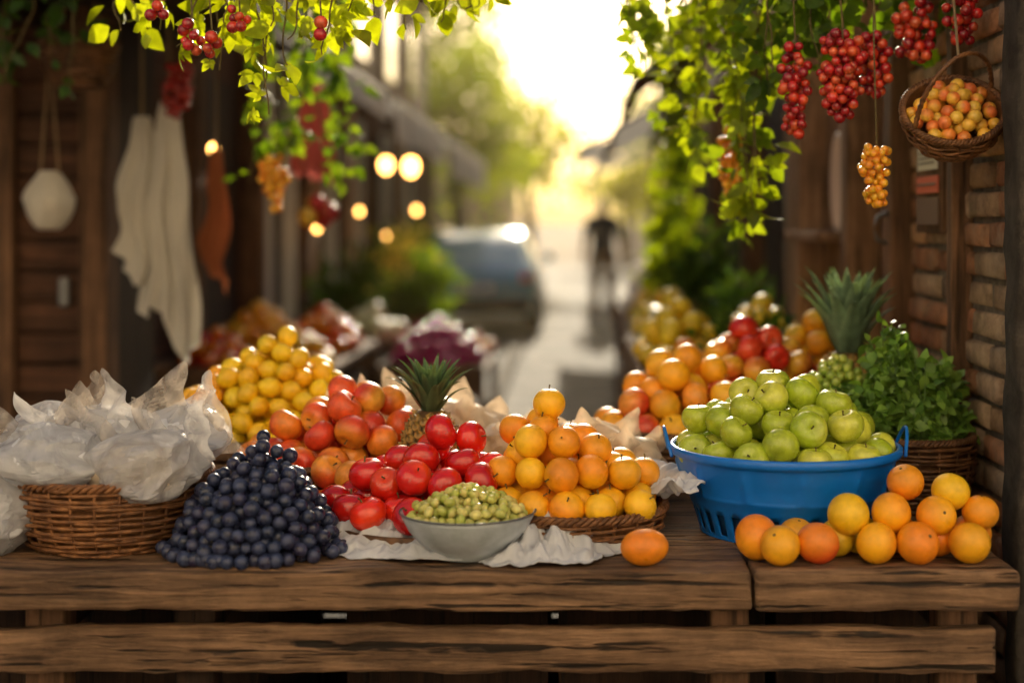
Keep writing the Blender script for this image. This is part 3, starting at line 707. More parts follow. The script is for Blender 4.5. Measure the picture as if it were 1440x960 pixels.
def stall(name,b,legs=True):
    x0,x1,y0,y1,z=b;G=group(name,((x0+x1)/2,(y0+y1)/2,z))
    n=max(2,int((y1-y0)/.16));L=[(x0,x1,y0+(y1-y0)*i/n,y0+(y1-y0)*(i+1)/n-.008,z-.03,z) for i in range(n)]
    L+=[(x0,x0+.05,y0,y0+.05,0,z-.031),(x1-.05,x1,y0,y0+.05,0,z-.031),(x0,x0+.05,y1-.05,y1,0,z-.031),(x1-.05,x1,y1-.05,y1,0,z-.031)]
    L+=[(x0-.012,x0-.001,y0,y1,z-.14,z+.04),(x0,x1,y0-.014,y0-.002,z-.14,z+.04)]
    boxes('boards',L,m_crate,G,.004);return G
stall('produce_stall',(.22,.86,3.78,5.4,.92));stall('produce_stall',(.28,.9,5.5,7.4,.85));stall('produce_stall',(.34,.95,7.6,10.5,.80))
boxes('fruit_box',[(.30,.70,3.52,3.535,TZ,.93),(.30,.315,3.535,3.77,TZ,.93),(.685,.70,3.535,3.77,TZ,.93),(.315,.685,3.535,3.77,.915,.928)],m_crate)
def mound(name,kind,x,y,z,rx,ry,h,r,c1,c2,seed,mat=m_orange,n=None):
    P=pile_pos(r,rx,ry,h,1.5,.58,seed,50,n=n)+np.array([x,y,z]);fruits(name,kind,P,r*1.03,c1,c2,mat,None,.4,seed,ns=14,nr=9)
OR=[(.88,.36,.012),(.86,.28,.010)];YL=[(.90,.58,.02),(.88,.52,.015)];RD=[(.60,.02,.012)];LM=[(.90,.66,.03)]
mound('orange_pile','orange',.68,3.95,.92,.15,.16,.20,.036,YL,OR,101)
mound('orange_pile','orange',.34,4.12,.92,.11,.16,.13,.036,YL,OR,102)
mound('mango_pile','oval',.37,4.75,.92,.15,.28,.19,.042,LM,YL,103)
mound('lemon_pile','lemon',.66,4.9,.92,.15,.25,.20,.034,LM,YL,104)
mound('melon_pile','oval',.43,5.95,.85,.13,.3,.22,.055,[(.75,.68,.40)],LM,105,m_peach)
mound('mango_pile','oval',.43,6.7,.85,.12,.35,.18,.045,LM,YL,106)
mound('lemon_pile','lemon',.48,8.2,.80,.12,.4,.22,.05,LM,YL,107)
mound('white_onion_pile','round',.50,9.4,.80,.13,.5,.24,.055,[(.7,.65,.55)],[(.75,.7,.6)],108,m_peach)
def bush(name,x,y,z,rx,ry,h,n,size,c1,c2,seed,mat=m_leaf,pot=None):
    rng=np.random.default_rng(seed);G=group(name,(x,y,z));nc=14
    cen=rng.normal(size=(nc,3));cen/=np.linalg.norm(cen,axis=1)[:,None];cen*=rng.uniform(.3,.75,nc)[:,None]
    k=rng.integers(0,nc,n);P=cen[k]+rng.normal(0,.22,(n,3));P[:,2]=np.abs(P[:,2]+.35)
    D=P*np.array([1,1,.6])+rng.normal(0,.5,P.shape)+np.array([0,0,.3])
    P=P*np.array([rx,ry,h*.75])+np.array([x,y,z]);leaves('foliage',P,D,size,c1,c2,mat,G,seed)
    parts=[tube([(x,y,z-.02),tuple((P[i]+np.array([x,y,z]))/2+np.array([0,0,.02])),tuple(P[i])],[.006,.004,.002],4) for i in range(0,n,max(1,n//25))]
    V,F=merge(parts);add_obj('stems',V,F,m_stem,G)
    if pot: add_obj('pot',*lathe([(.001,-pot),(rx*.4,-pot),(rx*.55,0),(rx*.6,0),(rx*.6,.02),(rx*.5,.02),(.001,.0)],24,x,y,z),M('terracotta',(.35,.13,.06),.8),G)
bush('leafy_greens',.60,4.38,.93,.20,.14,.18,600,.05,MG,DG,201,m_herb)
bush('leafy_greens',.36,5.45,.86,.08,.12,.12,300,.05,MG,DG,202,m_herb)
bush('leafy_greens',.70,5.9,.86,.16,.3,.3,500,.06,MG,DG,206,m_herb)
bush('potted_plant',.66,7.0,.98,.17,.25,.34,600,.07,DG,MG,203,m_herb,pot=.13)
bush('leafy_greens',.44,7.5,.82,.08,.2,.12,300,.06,YG,MG,204)
bush('potted_plant',.76,10.3,.95,.18,.3,.4,500,.08,YG,DG,205,pot=.15)
# ------------------------------------------------------------ right wall: pillar, bricks, posts, boards
def stone_mat(name,c1,c2,s=12):
    m=M(name,rough=.9,spec=.2);v=coords(m);c=ramp(m,nz(m,v,s,8,.7),[(.3,c1),(.7,c2)]);base(m,c);bump(m,nz(m,v,s*2,8,.75),.8,.02);return m
m_pillar=stone_mat('pillar_stone',(.022,.019,.017),(.10,.085,.07))
plank('stone_pillar',(.828,1.25,2.62,2.715,0,3.2),m_pillar,None,.010,.04,.012,3)
def brick_mat():
    m=M('old_brick',rough=.9,spec=.2);v=coords(m)
    c=mix(m,attr(m),ramp(m,nz(m,v,22,7,.7),[(.28,g(.45)),(.68,g(1.3))]),1.)
    c=mix(m,c,(.42,.35,.28),ramp(m,nz(m,v,7,5,.7),[(.5,g(0)),(.75,g(.6))]),'MIX')
    base(m,c);bump(m,nz(m,v,45,8,.75),.9,.012);return m
m_brick=brick_mat();m_mortar=stone_mat('mortar',(.09,.075,.06),(.30,.25,.20),30)
def brickwall(name,x,y0,y1,z0,z1,thick=.25,bl=.2,bh=.064,seed=1):
    G=group(name,(x,y0,z0));rn=random.Random(seed);parts=[];z=z0;r=0
    boxes('mortar',[(x+.013,x+thick,y0,y1,z0,z1)],m_mortar,G,0)
    while z<z1-.02:
        y=y0-(bl*.5 if r%2 else 0)
        while y<y1:
            l=bl*rn.uniform(.75,1.1);a=max(y,y0)+.003;b=min(y+l-.016,y1-.003)
            if b-a>.03:
                j=lambda s=.003:rn.uniform(-s,s)
                dx=rn.uniform(-.008,.008);hh=bh-.013+j(.002);xs=x+dx;bv=.007
                V=[]
                for (yy,zz,xx) in ((a,z,xs+.02),(b,z,xs+.02),(b,z+hh,xs+.02),(a,z+hh,xs+.02),(a+j(),z+j(),xs+.006),(b+j(),z+j(),xs+.006),(b+j(),z+hh+j(),xs+.006),(a+j(),z+hh+j(),xs+.006),(a+bv+j(),z+bv,xs+j(.002)),(b-bv+j(),z+bv,xs+j(.002)),(b-bv+j(),z+hh-bv,xs+j(.002)),(a+bv+j(),z+hh-bv,xs+j(.002))): V.append((xx,yy,zz))
                F=[]
                for o in (0,4):
                    for q in range(4): F.append((o+q,o+4+q,o+4+(q+1)%4,o+(q+1)%4))
                F.append((8,11,10,9))
                c=np.array(rn.choice([(.45,.22,.12),(.53,.32,.18),(.34,.15,.08),(.46,.32,.21),(.40,.27,.18)]))*rn.uniform(.7,1.2)
                parts.append((np.array(V),np.array(F),np.tile(c,(12,1))))
            y+=l
        z+=bh;r+=1
    V,F,C=merge(parts);add_obj('bricks',V,F,m_brick,G,True,C)
brickwall('brick_wall',.88,2.72,3.95,0,3.0)
wp=group('wooden_wall_frame',(.85,3.3,1.))
plank('post_1',(.845,.895,3.14,3.19,0,2.6),m_post,wp,.004,.07)
plank('post_2',(.83,.90,3.66,3.76,0,2.6),m_post,wp,.004,.07)
plank('post_3',(.80,.90,4.1,4.2,0,2.6),m_tanw,wp,.004,.1)
plank('post_4',(.80,.90,4.95,5.05,0,2.6),m_tanw,wp,.004,.1)
for i in range(9): plank('board_%d'%i,(.90,.925,3.96+i*.22,4.172+i*.22,0,2.6),m_tanw,wp,.003,.2,.004,i)
plank('ledge',(.74,.90,4.25,4.9,1.335,1.365),m_tanw,wp,.002,.1)
V,F=tube([(.83,3.70,1.42),(.80,3.69,1.41),(.79,3.69,1.38),(.80,3.69,1.35),(.825,3.70,1.34)],.006,8);add_obj('iron_hook',V,F,m_metal,wp)
ws=group('wall_sign',(.85,3.4,1.5))
plank('board',(.858,.872,3.27,3.52,1.37,1.60),m_post,ws,.001,.1,.003)
boxes('white_notice',[(.853,.856,3.30,3.48,1.52,1.58)],M('notice_white',(.7,.68,.62),.7),ws,0)
boxes('red_notice',[(.853,.856,3.29,3.49,1.465,1.505)],M('notice_red',(.6,.13,.07),.7),ws,0)
boxes('lower_notice',[(.853,.856,3.29,3.49,1.39,1.455)],M('notice_brown',(.16,.10,.07),.7),ws,0)
boxes('grey_lines',[(.8505,.8525,3.32,3.46,1.558-.012*k,1.562-.012*k) for k in range(3)]+[(.8505,.8525,3.31,3.47,1.483,1.488)],M('print_grey',(.2,.18,.16),.7),ws,0)
V,F=lathe([(.001,0),(.09,.004),(.125,.02),(.13,.026),(.12,.026),(.085,.012),(.001,.008)],48)
V=np.stack([.885-V[:,2]*1.0,4.55+V[:,1],1.52+V[:,0]*1.25],1);add_obj('decorative_plate',V,F,M('glazed_plate',(.75,.55,.42),.3))
# ------------------------------------------------------------ left: building + shops
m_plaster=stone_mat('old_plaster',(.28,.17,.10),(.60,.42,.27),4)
lh=group('timber_shop_building',(-2,10,0))
boxes('wall',[(-6,-2.0,5.6,20,0,4.4)],m_darkx,lh,0)
L=[]
for i in range(22): L.append((-2.0,-1.975,5.62+.0*i,7.1,.02+i*.12,.13+i*.12))
boxes('cladding',L,m_darkx,lh,.004)
boxes('posts',[(-1.99,-1.86,y,y+.14,0,2.75) for y in (5.6,7.15,8.6,10.1,11.8,13.5,15.5,17.5,19.5)],m_post,lh,.006)
boxes('painted_shop_openings',[(-2.02,-1.994,y+.2,y+1.3,.5,2.2) for y in (7.2,8.7,10.3,12.1,13.9,15.8,17.8)],M('painted_dark_interior',(.03,.018,.011),.8),lh,0)  # flat dark panels; the unlit interiors' shade is put into the colour
boxes('painted_sunlit_panels',[(-1.985,-1.88,10.28,10.7,.3,2.4),(-1.985,-1.88,12.0,12.5,.3,2.4),(-1.985,-1.88,15.7,16.2,.3,2.4)],m_plaster,lh,0)  # pale panels; sunlight on the shop wall is put into their colour
boxes('door_frames',[(-1.97,-1.88,y,y+.12,0,2.3) for y in (8.9,9.7,11.4,12.9,14.9,16.9)],M('pale_paint',(.65,.65,.6),.6),lh,.003)
boxes('upper_windows',[(-1.998,-1.97,y,y+.9,2.95,3.8) for y in (6.4,8.6,10.8,13,15.2,17.4)],M('window_glass',(.03,.035,.04),.1),lh,0)
boxes('upper_window_frames',[(-1.997,-1.94,y-.08,y-.01,2.9,3.9) for y in (6.4,8.6,10.8,13,15.2,17.4)]+[(-1.997,-1.94,y-.08,y+.98,2.84,2.895) for y in (6.4,8.6,10.8,13,15.2,17.4)],m_post,lh,.003)
boxes('eaves',[(-6.2,-1.7,5.4,20.2,4.4,4.52)],m_dark,lh,0)
nc=group('timber_cabin',(-2.4,4.9,0))
L=[]
for i in range(24): L.append((-3.6,-1.62,4.98,5.01+.004*(i%2),.02+i*.11,.122+i*.11))
boxes('planks',L,m_darkx,nc,.006)
boxes('frame',[(-1.70,-1.60,4.93,5.06,0,2.7),(-2.02,-1.93,4.93,4.978,0,2.7)],m_post,nc,.006)
boxes('body',[(-3.6,-1.63,5.015,5.59,0,2.7)],m_dark,nc,0)
boxes('latch',[(-1.78,-1.745,4.955,4.978,1.10,1.20)],m_metal,nc,.005)
lr=group('lean_to_roof',(-2,4.7,2.1))
boxes('rafters',[(-3.6+i*.35,-3.53+i*.35,4.0,5.7,2.06,2.14) for i in range(8)],m_dark,lr,.004)
boxes('sheathing',[(-3.7,-1.08,4.0+i*.2,4.19+i*.2,2.145,2.165) for i in range(8)],m_dark,lr,.003)
boxes('fascia',[(-3.7,-1.05,3.95,3.995,2.04,2.2),(-1.079,-1.04,4.0,5.7,2.04,2.2)],m_dark,lr,.003)
def awning(name,x0,z0,x1,z1,y0,y1,mat,val=.22,seed=0):
    G=group(name,(x1,y0,z1));nu,nv=int((y1-y0)*8)+2,10;V=[]
    for i in range(nu):
        y=y0+(y1-y0)*i/(nu-1)
        for j in range(nv):
            t=j/(nv-1);V.append((x0+(x1-x0)*t,y,z0+(z1-z0)*t-.06*math.sin(math.pi*t)*(1+.4*math.sin(y*6+seed))))
    add_obj('canopy',V,grid_f(nu,nv),mat,G)
    V=[]
    for i in range(nu*2):
        y=y0+(y1-y0)*i/(nu*2-1)
        for j in range(5):
            t=j/4;V.append((x1+.02*math.sin(y*14+seed)*t,y,z1-val*t*(1-.15*abs(math.sin(y*8)))))
    add_obj('valance',V,grid_f(nu*2,5),mat,G)
    ps=[tube([(x1,y,z1-.01),(x0,y,z0-.02)],.015,6) for y in (y0+.02,y1-.02)]+[tube([(x1-.01*np.sign(x1-x0),y0,z1-.015),(x1-.01*np.sign(x1-x0),y1,z1-.015)],.016,6)]
    V,F=merge(ps);add_obj('frame',V,F,m_metal,G)
awning('shop_awning',-1.98,2.72,-1.22,2.26,5.75,9.6,m_awn,.2,1)
awning('shop_awning',-1.98,2.70,-1.20,2.24,9.8,13.6,m_awn,.3,2)
awning('shop_awning',-1.98,2.65,-1.15,2.20,13.9,19.5,m_awn,.4,3)
# ------------------------------------------------------------ right far building, awnings
rh=group('timber_shop_building',(1.5,12,0))
boxes('wall',[(1.3,5,6.0,20,0,3.4)],m_plaster,rh,0)
boxes('painted_openings',[(1.28,1.298,y,y+1.2,.6,2.2) for y in (6.5,8.5,10.6,13,15.5)],bpy.data.materials['painted_dark_interior'],rh,0)  # dark panels on the wall, interior shade painted as their colour
boxes('posts',[(1.0,1.1,y,y+.1,0,2.5) for y in (6.1,8,10,12.4,15,17.5)],m_post,rh,.005)
boxes('roof',[(1.1,5.2,5.8,20.2,3.4,3.5)],m_dark,rh,0)
awning('market_awning',1.3,2.6,.30,2.02,9.5,12.5,m_awn,.16,5)
awning('market_awning',1.4,2.7,.10,2.12,14,19,m_awn,.25,6)
awning('market_awning',1.9,2.9,.45,2.4,24,30,m_awn,.3,8)
awning('brown_canopy',1.25,2.75,.30,2.06,6.6,8.0,cloth_mat('brown_canvas',(.18,.07,.035),.1),.14,7)
# ------------------------------------------------------------ hanging things left
def drape(name,x,y,zt,zb,w0,w1,mat,seed,slant=.1,cord=.25,nf=5):
    G=group(name,(x,y,zt));na,nz_=160,50;V=[]
    for i in range(na):
        a=2*math.pi*i/na
        for j in range(nz_):
            t=j/(nz_-1);R=w0+(w1-w0)*t**.7
            f=1+.5*min(1,t*3+.15)*(math.sin(nf*a+seed+t*2.2)*(.6+.6*noise.noise(Vector((a,t*2,seed))))+.45*math.sin((nf*2+1)*a+seed*2-t*2)+1.2*noise.noise(Vector((math.cos(a)*1.6,math.sin(a)*1.6+t*2,seed))))*.6
            z=zt-(zt-zb)*t*(1+slant*math.cos(a)+.06*math.sin(3*a+seed))
            V.append((x+R*f*math.cos(a)+.06*t*noise.noise(Vector((t*3,seed,0))),y+.6*R*f*math.sin(a),z))
    add_obj('fabric',V,grid_f(na,nz_,True),mat,G)
    V,F=tube([(x,y,zt-.02),(x,y,zt+cord)],.006,6);add_obj('cord',V,F,m_rope,G)
drape('hanging_white_cloth',-1.44,4.8,1.75,1.20,.028,.075,m_awn,1,.14,.38,5)
drape('hanging_white_cloth',-1.345,4.78,1.80,1.03,.028,.085,m_awn,4,.12,.3,5)
drape('hanging_rust_cloth',-1.29,5.2,1.66,1.20,.02,.04,m_rust,2,.1,.45)
drape('hanging_pink_bag',-.98,5.5,1.92,1.57,.035,.075,m_pink,3,.05,.3)
def pouch(name,x,y,zt,zb,w,mat,cord):
    G=group(name,(x,y,zt));h=zt-zb
    prof=[(.001,zb)]+[(w*abs(math.sin(math.pi*min(1,.03+t*.62)))**.5*(1 if t<.6 else 1-(t-.6)*1.6),zb+h*t**1.25) for t in np.linspace(0,1,26)]
    V,F=lathe(prof,48);V=V.copy();V[:,0]+=x;V[:,1]+=y
    for v in V:
        n_=noise.noise(Vector(v)*18)*.008;a=math.atan2(v[1]-y,v[0]-x);v[0]+=math.cos(a)*(n_+.003*math.sin(a*12));v[1]+=math.sin(a)*(n_+.003*math.sin(a*12))
    add_obj('bag',V,F,mat,G)
    ps=[tube([(x+s*w*.35,y,zt-.01),(x+s*.01,y,zt+cord*.5),(x,y,zt+cord)],.004,5) for s in (-1,1)];V,F=merge(ps);add_obj('straps',V,F,m_rope,G)
pouch('hanging_net_bag',-1.68,4.6,1.56,1.37,.085,m_awn,.5)
bb=group('hanging_bag_of_fruit',(-.98,5.5,1.45))
XP=pile_pos(.035,.085,.085,.16,2,.6,300,50)+np.array([-.98,5.5,1.37]);fruits('fruit','round',XP,.036,[(.8,.4,.03),(.6,.05,.03)],[(.8,.5,.05),(.5,.03,.03)],m_orange,bb,.5,301)
V,F=merge([tube([(-.98+.08*math.cos(a),5.5+.08*math.sin(a),1.42),(-.98,5.5,1.56),(-.98,5.5,2.2)],.003,4) for a in np.linspace(0,5.5,8)]);add_obj('net',V,F,m_rope,bb)
hp=group('hanging_planter_basket',(-1.66,4.3,1.9));basket(hp,-1.48,4.3,1.80,.06,.11,.13,m_wickd,10,16,.005)
V,F=merge([tube([(-1.48+.1*math.cos(a),4.3+.1*math.sin(a),1.93),(-1.48,4.3,2.15)],.003,4) for a in (0,2.1,4.2)]);add_obj('chains',V,F,m_rope,hp)
m_bulb=bpy.data.materials.new('warm_bulb');m_bulb.use_nodes=True
nt=m_bulb.node_tree;nt.nodes.remove(nt.nodes['Principled BSDF']);e=nt.nodes.new('ShaderNodeEmission');e.inputs[0].default_value=(1,.47,.11,1);e.inputs[1].default_value=16;nt.links.new(e.outputs[0],nt.nodes['Material Output'].inputs[0])
for x,y,z,r in ((-1.5,6.,1.70,.022),(-1.285,10,1.79,.05),(-1.0,9.,1.74,.055),(-1.62,11,1.47,.022),(-1.5,14,1.50,.03),(-1.7,9.6,1.35,.022),(-1.6,12.5,1.25,.03)):
    G=group('hanging_bulb_lamp',(x,y,z));V,F=ball('oval',16,10);add_obj('bulb',V*r+np.array([x,y,z]),F,m_bulb,G)
    add_obj('socket',*lathe([(.001,r*2.2),(r*.5,r*2.2),(r*.55,r*1.0),(.001,r*.95)],12,x,y,z),m_rim,G)
    V,F=tube([(x,y,z+r*2),(x,y,2.3)],.004,5);add_obj('cord',V,F,m_rim,G)
# ------------------------------------------------------------ left background stalls
stall('produce_stall',(-1.95,-1.15,6.6,8.6,.68));stall('produce_stall',(-1.12,-.50,8.4,9.9,.50));stall('produce_stall',(-1.85,-1.2,8.9,11,.6))
mound('orange_pile','orange',-1.72,7.9,.68,.22,.45,.24,.04,OR,YL,310)
mound('orange_pile','orange',-1.38,7.0,.68,.22,.3,.18,.04,YL,OR,311)
mound('red_pepper_pile','round',-1.36,7.9,.68,.20,.4,.22,.042,[(.80,.10,.02)],[(.88,.32,.02)],312,m_tomato)
mound('tomato_mound','round',-1.75,7.05,.68,.16,.3,.16,.04,RD,OR,316,m_tomato)
mound('red_onion_pile','round',-.84,9.0,.50,.30,.45,.26,.045,[(.44,.012,.15)],[(.56,.03,.22)],313,m_redgrape)
mound('orange_pile','orange',-.62,9.75,.50,.12,.15,.14,.045,OR,RD,314)
mound('lettuce_mound','round',-1.30,9.4,.6,.22,.3,.22,.07,[(.55,.6,.33)],[(.75,.75,.55)],315,m_peach)
bush('potted_plant',-1.55,9.9,.72,.3,.3,.48,900,.08,DG,MG,320,m_herb,pot=.12)
bush('potted_plant',-1.15,11.2,.62,.3,.3,.50,900,.09,MG,DG,321,pot=.2)
bush('flowering_plant',-1.45,11.9,.7,.3,.3,.6,500,.08,(.6,.55,.35),MG,322,pot=.2)
bush('potted_plant',-1.6,14,.7,.3,.4,.7,800,.1,DG,MG,324,pot=.2)
boxes('plant_stand',[(-1.6,-1.0,10.95,12.2,.38,.42),(-1.58,-1.52,10.97,11.03,0,.38),(-1.08,-1.02,10.97,11.03,0,.38),(-1.58,-1.52,12.1,12.16,0,.38),(-1.08,-1.02,12.1,12.16,0,.38)],m_crate)
# ------------------------------------------------------------ CAR
def car():
    G=group('parked_car',(-1.15,19,0));cx=-1.15;y0=17.2
    stn=[(0,.38,.50,.62,.63,.62,.66,.62,.58),(.05,.26,.5,.76,.78,.70,.75,.68,.62),(.25,.22,.52,.84,.88,.74,.79,.73,.60),(.55,.2,.52,.86,1.08,.75,.8,.74,.56),(.95,.2,.52,.86,1.24,.75,.8,.75,.56),(1.5,.2,.52,.86,1.29,.75,.8,.75,.57),(2.1,.2,.52,.85,1.27,.75,.8,.75,.57),(2.6,.2,.52,.84,1.05,.75,.8,.74,.57),(2.95,.2,.52,.80,.84,.75,.79,.72,.60),(3.4,.22,.5,.72,.75,.73,.77,.69,.58),(3.75,.26,.46,.62,.64,.66,.70,.62,.5),(3.85,.34,.44,.52,.53,.55,.58,.52,.45)]
    V=[];k=12
    for (y,zb,zm,bl,tp,wb,wm,wl,wt) in stn:
        h=[(wb*.9,zb),(wb,zb+.06),(wm,zm),(wl,bl),(wt,tp-.02),(wt*.6,tp)]
        for w,z in h: V.append((cx+w,y0+y,z))
        for w,z in reversed(h): V.append((cx-w,y0+y,z))
    F=[];mi=[]
    for i in range(len(stn)-1):
        for j in range(k):
            F.append((i*k+j,i*k+(j+1)%k,(i+1)*k+(j+1)%k,(i+1)*k+j))
            gl=(j in(3,7) and 2<=i<=7) or (j in (4,5,6) and (i in (2,3) or i in (6,7)))
            mi.append(1 if gl else 0)
    F.append(tuple(range(k)));mi.append(0);F.append(tuple(reversed(range((len(stn)-1)*k,len(stn)*k))));mi.append(0)
    paint=M('car_paint',(.08,.30,.46),.25,.5,Metallic=.1);paint.node_tree.nodes['Principled BSDF'].inputs['Coat Weight'].default_value=.8
    glass=M('car_glass',(.24,.48,.58),.05,.8)
    me_=add_obj('body',V,F,[paint,glass],G,True,None,mi)
    md=me_.modifiers.new('e','BEVEL');md.width=.03;md.segments=2
    black=M('tyre',(.02,.02,.02),.8);al=M('alloy',(.5,.5,.5),.3,.5,Metallic=.9)
    for sx in (-1,1):
        for yy in (.72,3.12):
            P,F2=lathe([(.001,-.09),(.20,-.09),(.21,-.1),(.30,-.1),(.32,-.06),(.32,.06),(.30,.1),(.001,.1)],32)
            P=np.stack([cx+sx*.70+P[:,2],y0+yy+P[:,0],.32+P[:,1]],1);add_obj('wheel',P,F2,black,G)
            P,F2=lathe([(.001,.0),(.05,.01),(.06,0),(.18,.012),(.2,.0)],20);P=np.stack([cx+sx*(.80+P[:,2]*1),y0+yy+P[:,0],.32+P[:,1]],1);add_obj('hubcap',P,F2,al,G)
    boxes('bumper',[(cx-.70,cx+.70,y0-.06,y0+.1,.30,.46)],black,G,.03)
    tl=M('tail_light',(.5,.02,.02),.2)
    boxes('tail_lights',[(cx+.56,cx+.70,y0-.02,y0+.12,.66,.76),(cx-.70,cx-.56,y0-.02,y0+.12,.66,.76)],tl,G,.02)
    boxes('number_plate',[(cx-.22,cx+.22,y0-.02,y0+.03,.52,.62)],M('plate_white',(.7,.7,.68),.4),G,.004)
    boxes('mirrors',[(cx+.80,cx+.93,y0+2.35,y0+2.45,.84,.96),(cx-.93,cx-.80,y0+2.35,y0+2.45,.84,.96)],paint,G,.02)
car()
# ------------------------------------------------------------ PERSON (walking away)
def person(px,py):
    vs=[];es=[];rs=[]
    def v(x,y,z,r,par=None):
        vs.append((px+x,py+y,z));rs.append(r if isinstance(r,tuple) else (r,r))
        if par is not None: es.append((par,len(vs)-1))
        return len(vs)-1
    pel=v(0,0,.95,(.165,.12));wa=v(0,0,1.08,(.155,.11),pel);ch=v(0,.01,1.27,(.185,.125),wa);sh=v(0,.01,1.40,(.15,.10),ch)
    ne=v(0,.015,1.49,.056,sh);h1=v(0,.02,1.56,(.070,.08),ne);h2=v(0,.025,1.64,(.080,.092),h1);h3=v(0,.02,1.71,(.06,.07),h2)
    for s,ph in ((-1,1),(1,-1)):
        a=v(s*.18,.01,1.40,.065,sh);e=v(s*.24,-.02+ph*.03,1.13,.050,a);w=v(s*.255,.05+ph*.10,.89,.031,e)
        p=v(s*.257,.065+ph*.115,.83,(.018,.035),w)
        for k in range(4):
            f=v(s*.26,.045+ph*.115+k*.018,.785,.009,p);v(s*.253,.045+ph*.12+k*.018,.735+.008*abs(k-1.5),.008,f)
        t=v(s*.24,.10+ph*.115,.82,.010,w);v(s*.23,.115+ph*.115,.785,.009,t)
        hp=v(s*.10,0,.88,.110,pel);kn=v(s*.105,.06*ph+.03,.50,.078,hp);an=v(s*.105,.20*ph-.06,.10+(.04 if ph<0 else 0),.058,kn)
        hl=v(s*.105,.20*ph-.09,.045+(.05 if ph<0 else 0),.035,an);v(s*.115,.20*ph+.09,.035,.032,hl)
    me=bpy.data.meshes.new('p');me.from_pydata(vs,es,[]);o=bpy.data.objects.new('p',me);S.collection.objects.link(o)
    sk=o.modifiers.new('s','SKIN');sk.use_smooth_shade=True
    for i,r in enumerate(rs): me.skin_vertices[0].data[i].radius=r
    me.skin_vertices[0].data[0].use_root=True
    o.modifiers.new('u','SUBSURF').levels=2
    dg=bpy.context.evaluated_depsgraph_get();me2=bpy.data.meshes.new_from_object(o.evaluated_get(dg));bpy.data.objects.remove(o)
    mats=[M('navy_shirt',(.012,.022,.05),.85),M('tan_trousers',(.20,.11,.06),.85),M('skin',(.5,.28,.18),.5),M('hair',(.02,.012,.008),.6),M('shoes',(.03,.02,.015),.6)]
    for m in mats: me2.materials.append(m)
    for p in me2.polygons:
        c=p.center;x=abs(c.x-px);y=c.y-py
        if c.z>1.47: k=3 if (c.z>1.66 or y<.045 and c.z>1.53) else 2
        elif x>.195 and c.z<1.16 and c.z>.70: k=2
        elif c.z<.97: k=4 if c.z<.10 else 1
        else: k=0
        p.material_index=k
    b=bpy.data.objects.new('body',me2);S.collection.objects.link(b);G=group('walking_man',(px,py,0));attach(b,G)
    V,F=ball('round',10,8);s=[(0,.115,1.60,.012,.02,.022),(-.078,.02,1.60,.012,.02,.03),(.078,.02,1.60,.012,.02,.03)]
    A=merge([(V*np.array(q[3:])+np.array([px+q[0],py+q[1],q[2]]),F) for q in s]);add_obj('nose_and_ears',A[0],A[1],mats[2],G)
    A=merge([(V*.011+np.array([px+s_*.03,py+.105,1.635]),F) for s_ in (-1,1)]);add_obj('eyes',A[0],A[1],M('eye',(.05,.03,.02),.2),G)
    A=V*np.array([.026,.008,.007])+np.array([px,py+.105,1.56]);add_obj('mouth',A,F,M('lips',(.4,.12,.1),.5),G)
person(.46,19.3)
# ------------------------------------------------------------ TREES
bark=stone_mat('bark',(.03,.02,.012),(.12,.08,.05),10)
def tree(x,y,h,cr,zc,n,size,c1,c2,seed,ncl=26):
    rng=np.random.default_rng(seed);G=group('street_tree',(x,y,0));parts=[]
    parts.append(tube([(x,y,0),(x+.05,y,zc*.4),(x-.05,y,zc*.75),(x,y,zc)],[.16,.13,.11,.07],9))
    cen=[]
    for i in range(ncl):
        d=rng.normal(size=3);d/=np.linalg.norm(d);q=rng.uniform(.45,1.0);c=np.array([x,y,zc])+d*np.array([cr,cr,(h-zc)])*q
        cen.append(c);b=np.array([x,y,zc*rng.uniform(.65,1.0)]);parts.append(tube([b,(b+c)/2+rng.normal(0,.1,3),c],[.05,.03,.012],5))
    V,F=merge(parts);add_obj('trunk_and_limbs',V,F,bark,G)
    cen=np.array(cen);k=rng.integers(0,ncl,n);P=cen[k]+rng.normal(0,1,(n,3))*cr*.17
    D=rng.normal(size=(n,3))+np.array([0,0,-.4]);leaves('crown_foliage',P,D,size,c1,c2,m_tree,G,seed)
TG=(.12,.17,.010)
tree(-1.9,24,5.0,1.4,3.3,3300,.15,TG,(.06,.12,.012),1)
tree(-.9,31,4.6,1.4,3.1,2600,.16,(.16,.19,.010),TG,2)
tree(-3.6,30,7.5,2.4,5.0,5000,.2,TG,(.05,.1,.015),3)
tree(2.6,27,5.6,1.6,3.5,4000,.16,TG,(.06,.12,.02),4)
tree(4.6,34,8,2.4,5.,5000,.2,TG,(.05,.1,.015),5)
tree(1.7,42,3.9,1.5,2.7,2600,.18,(.16,.19,.010),TG,6)
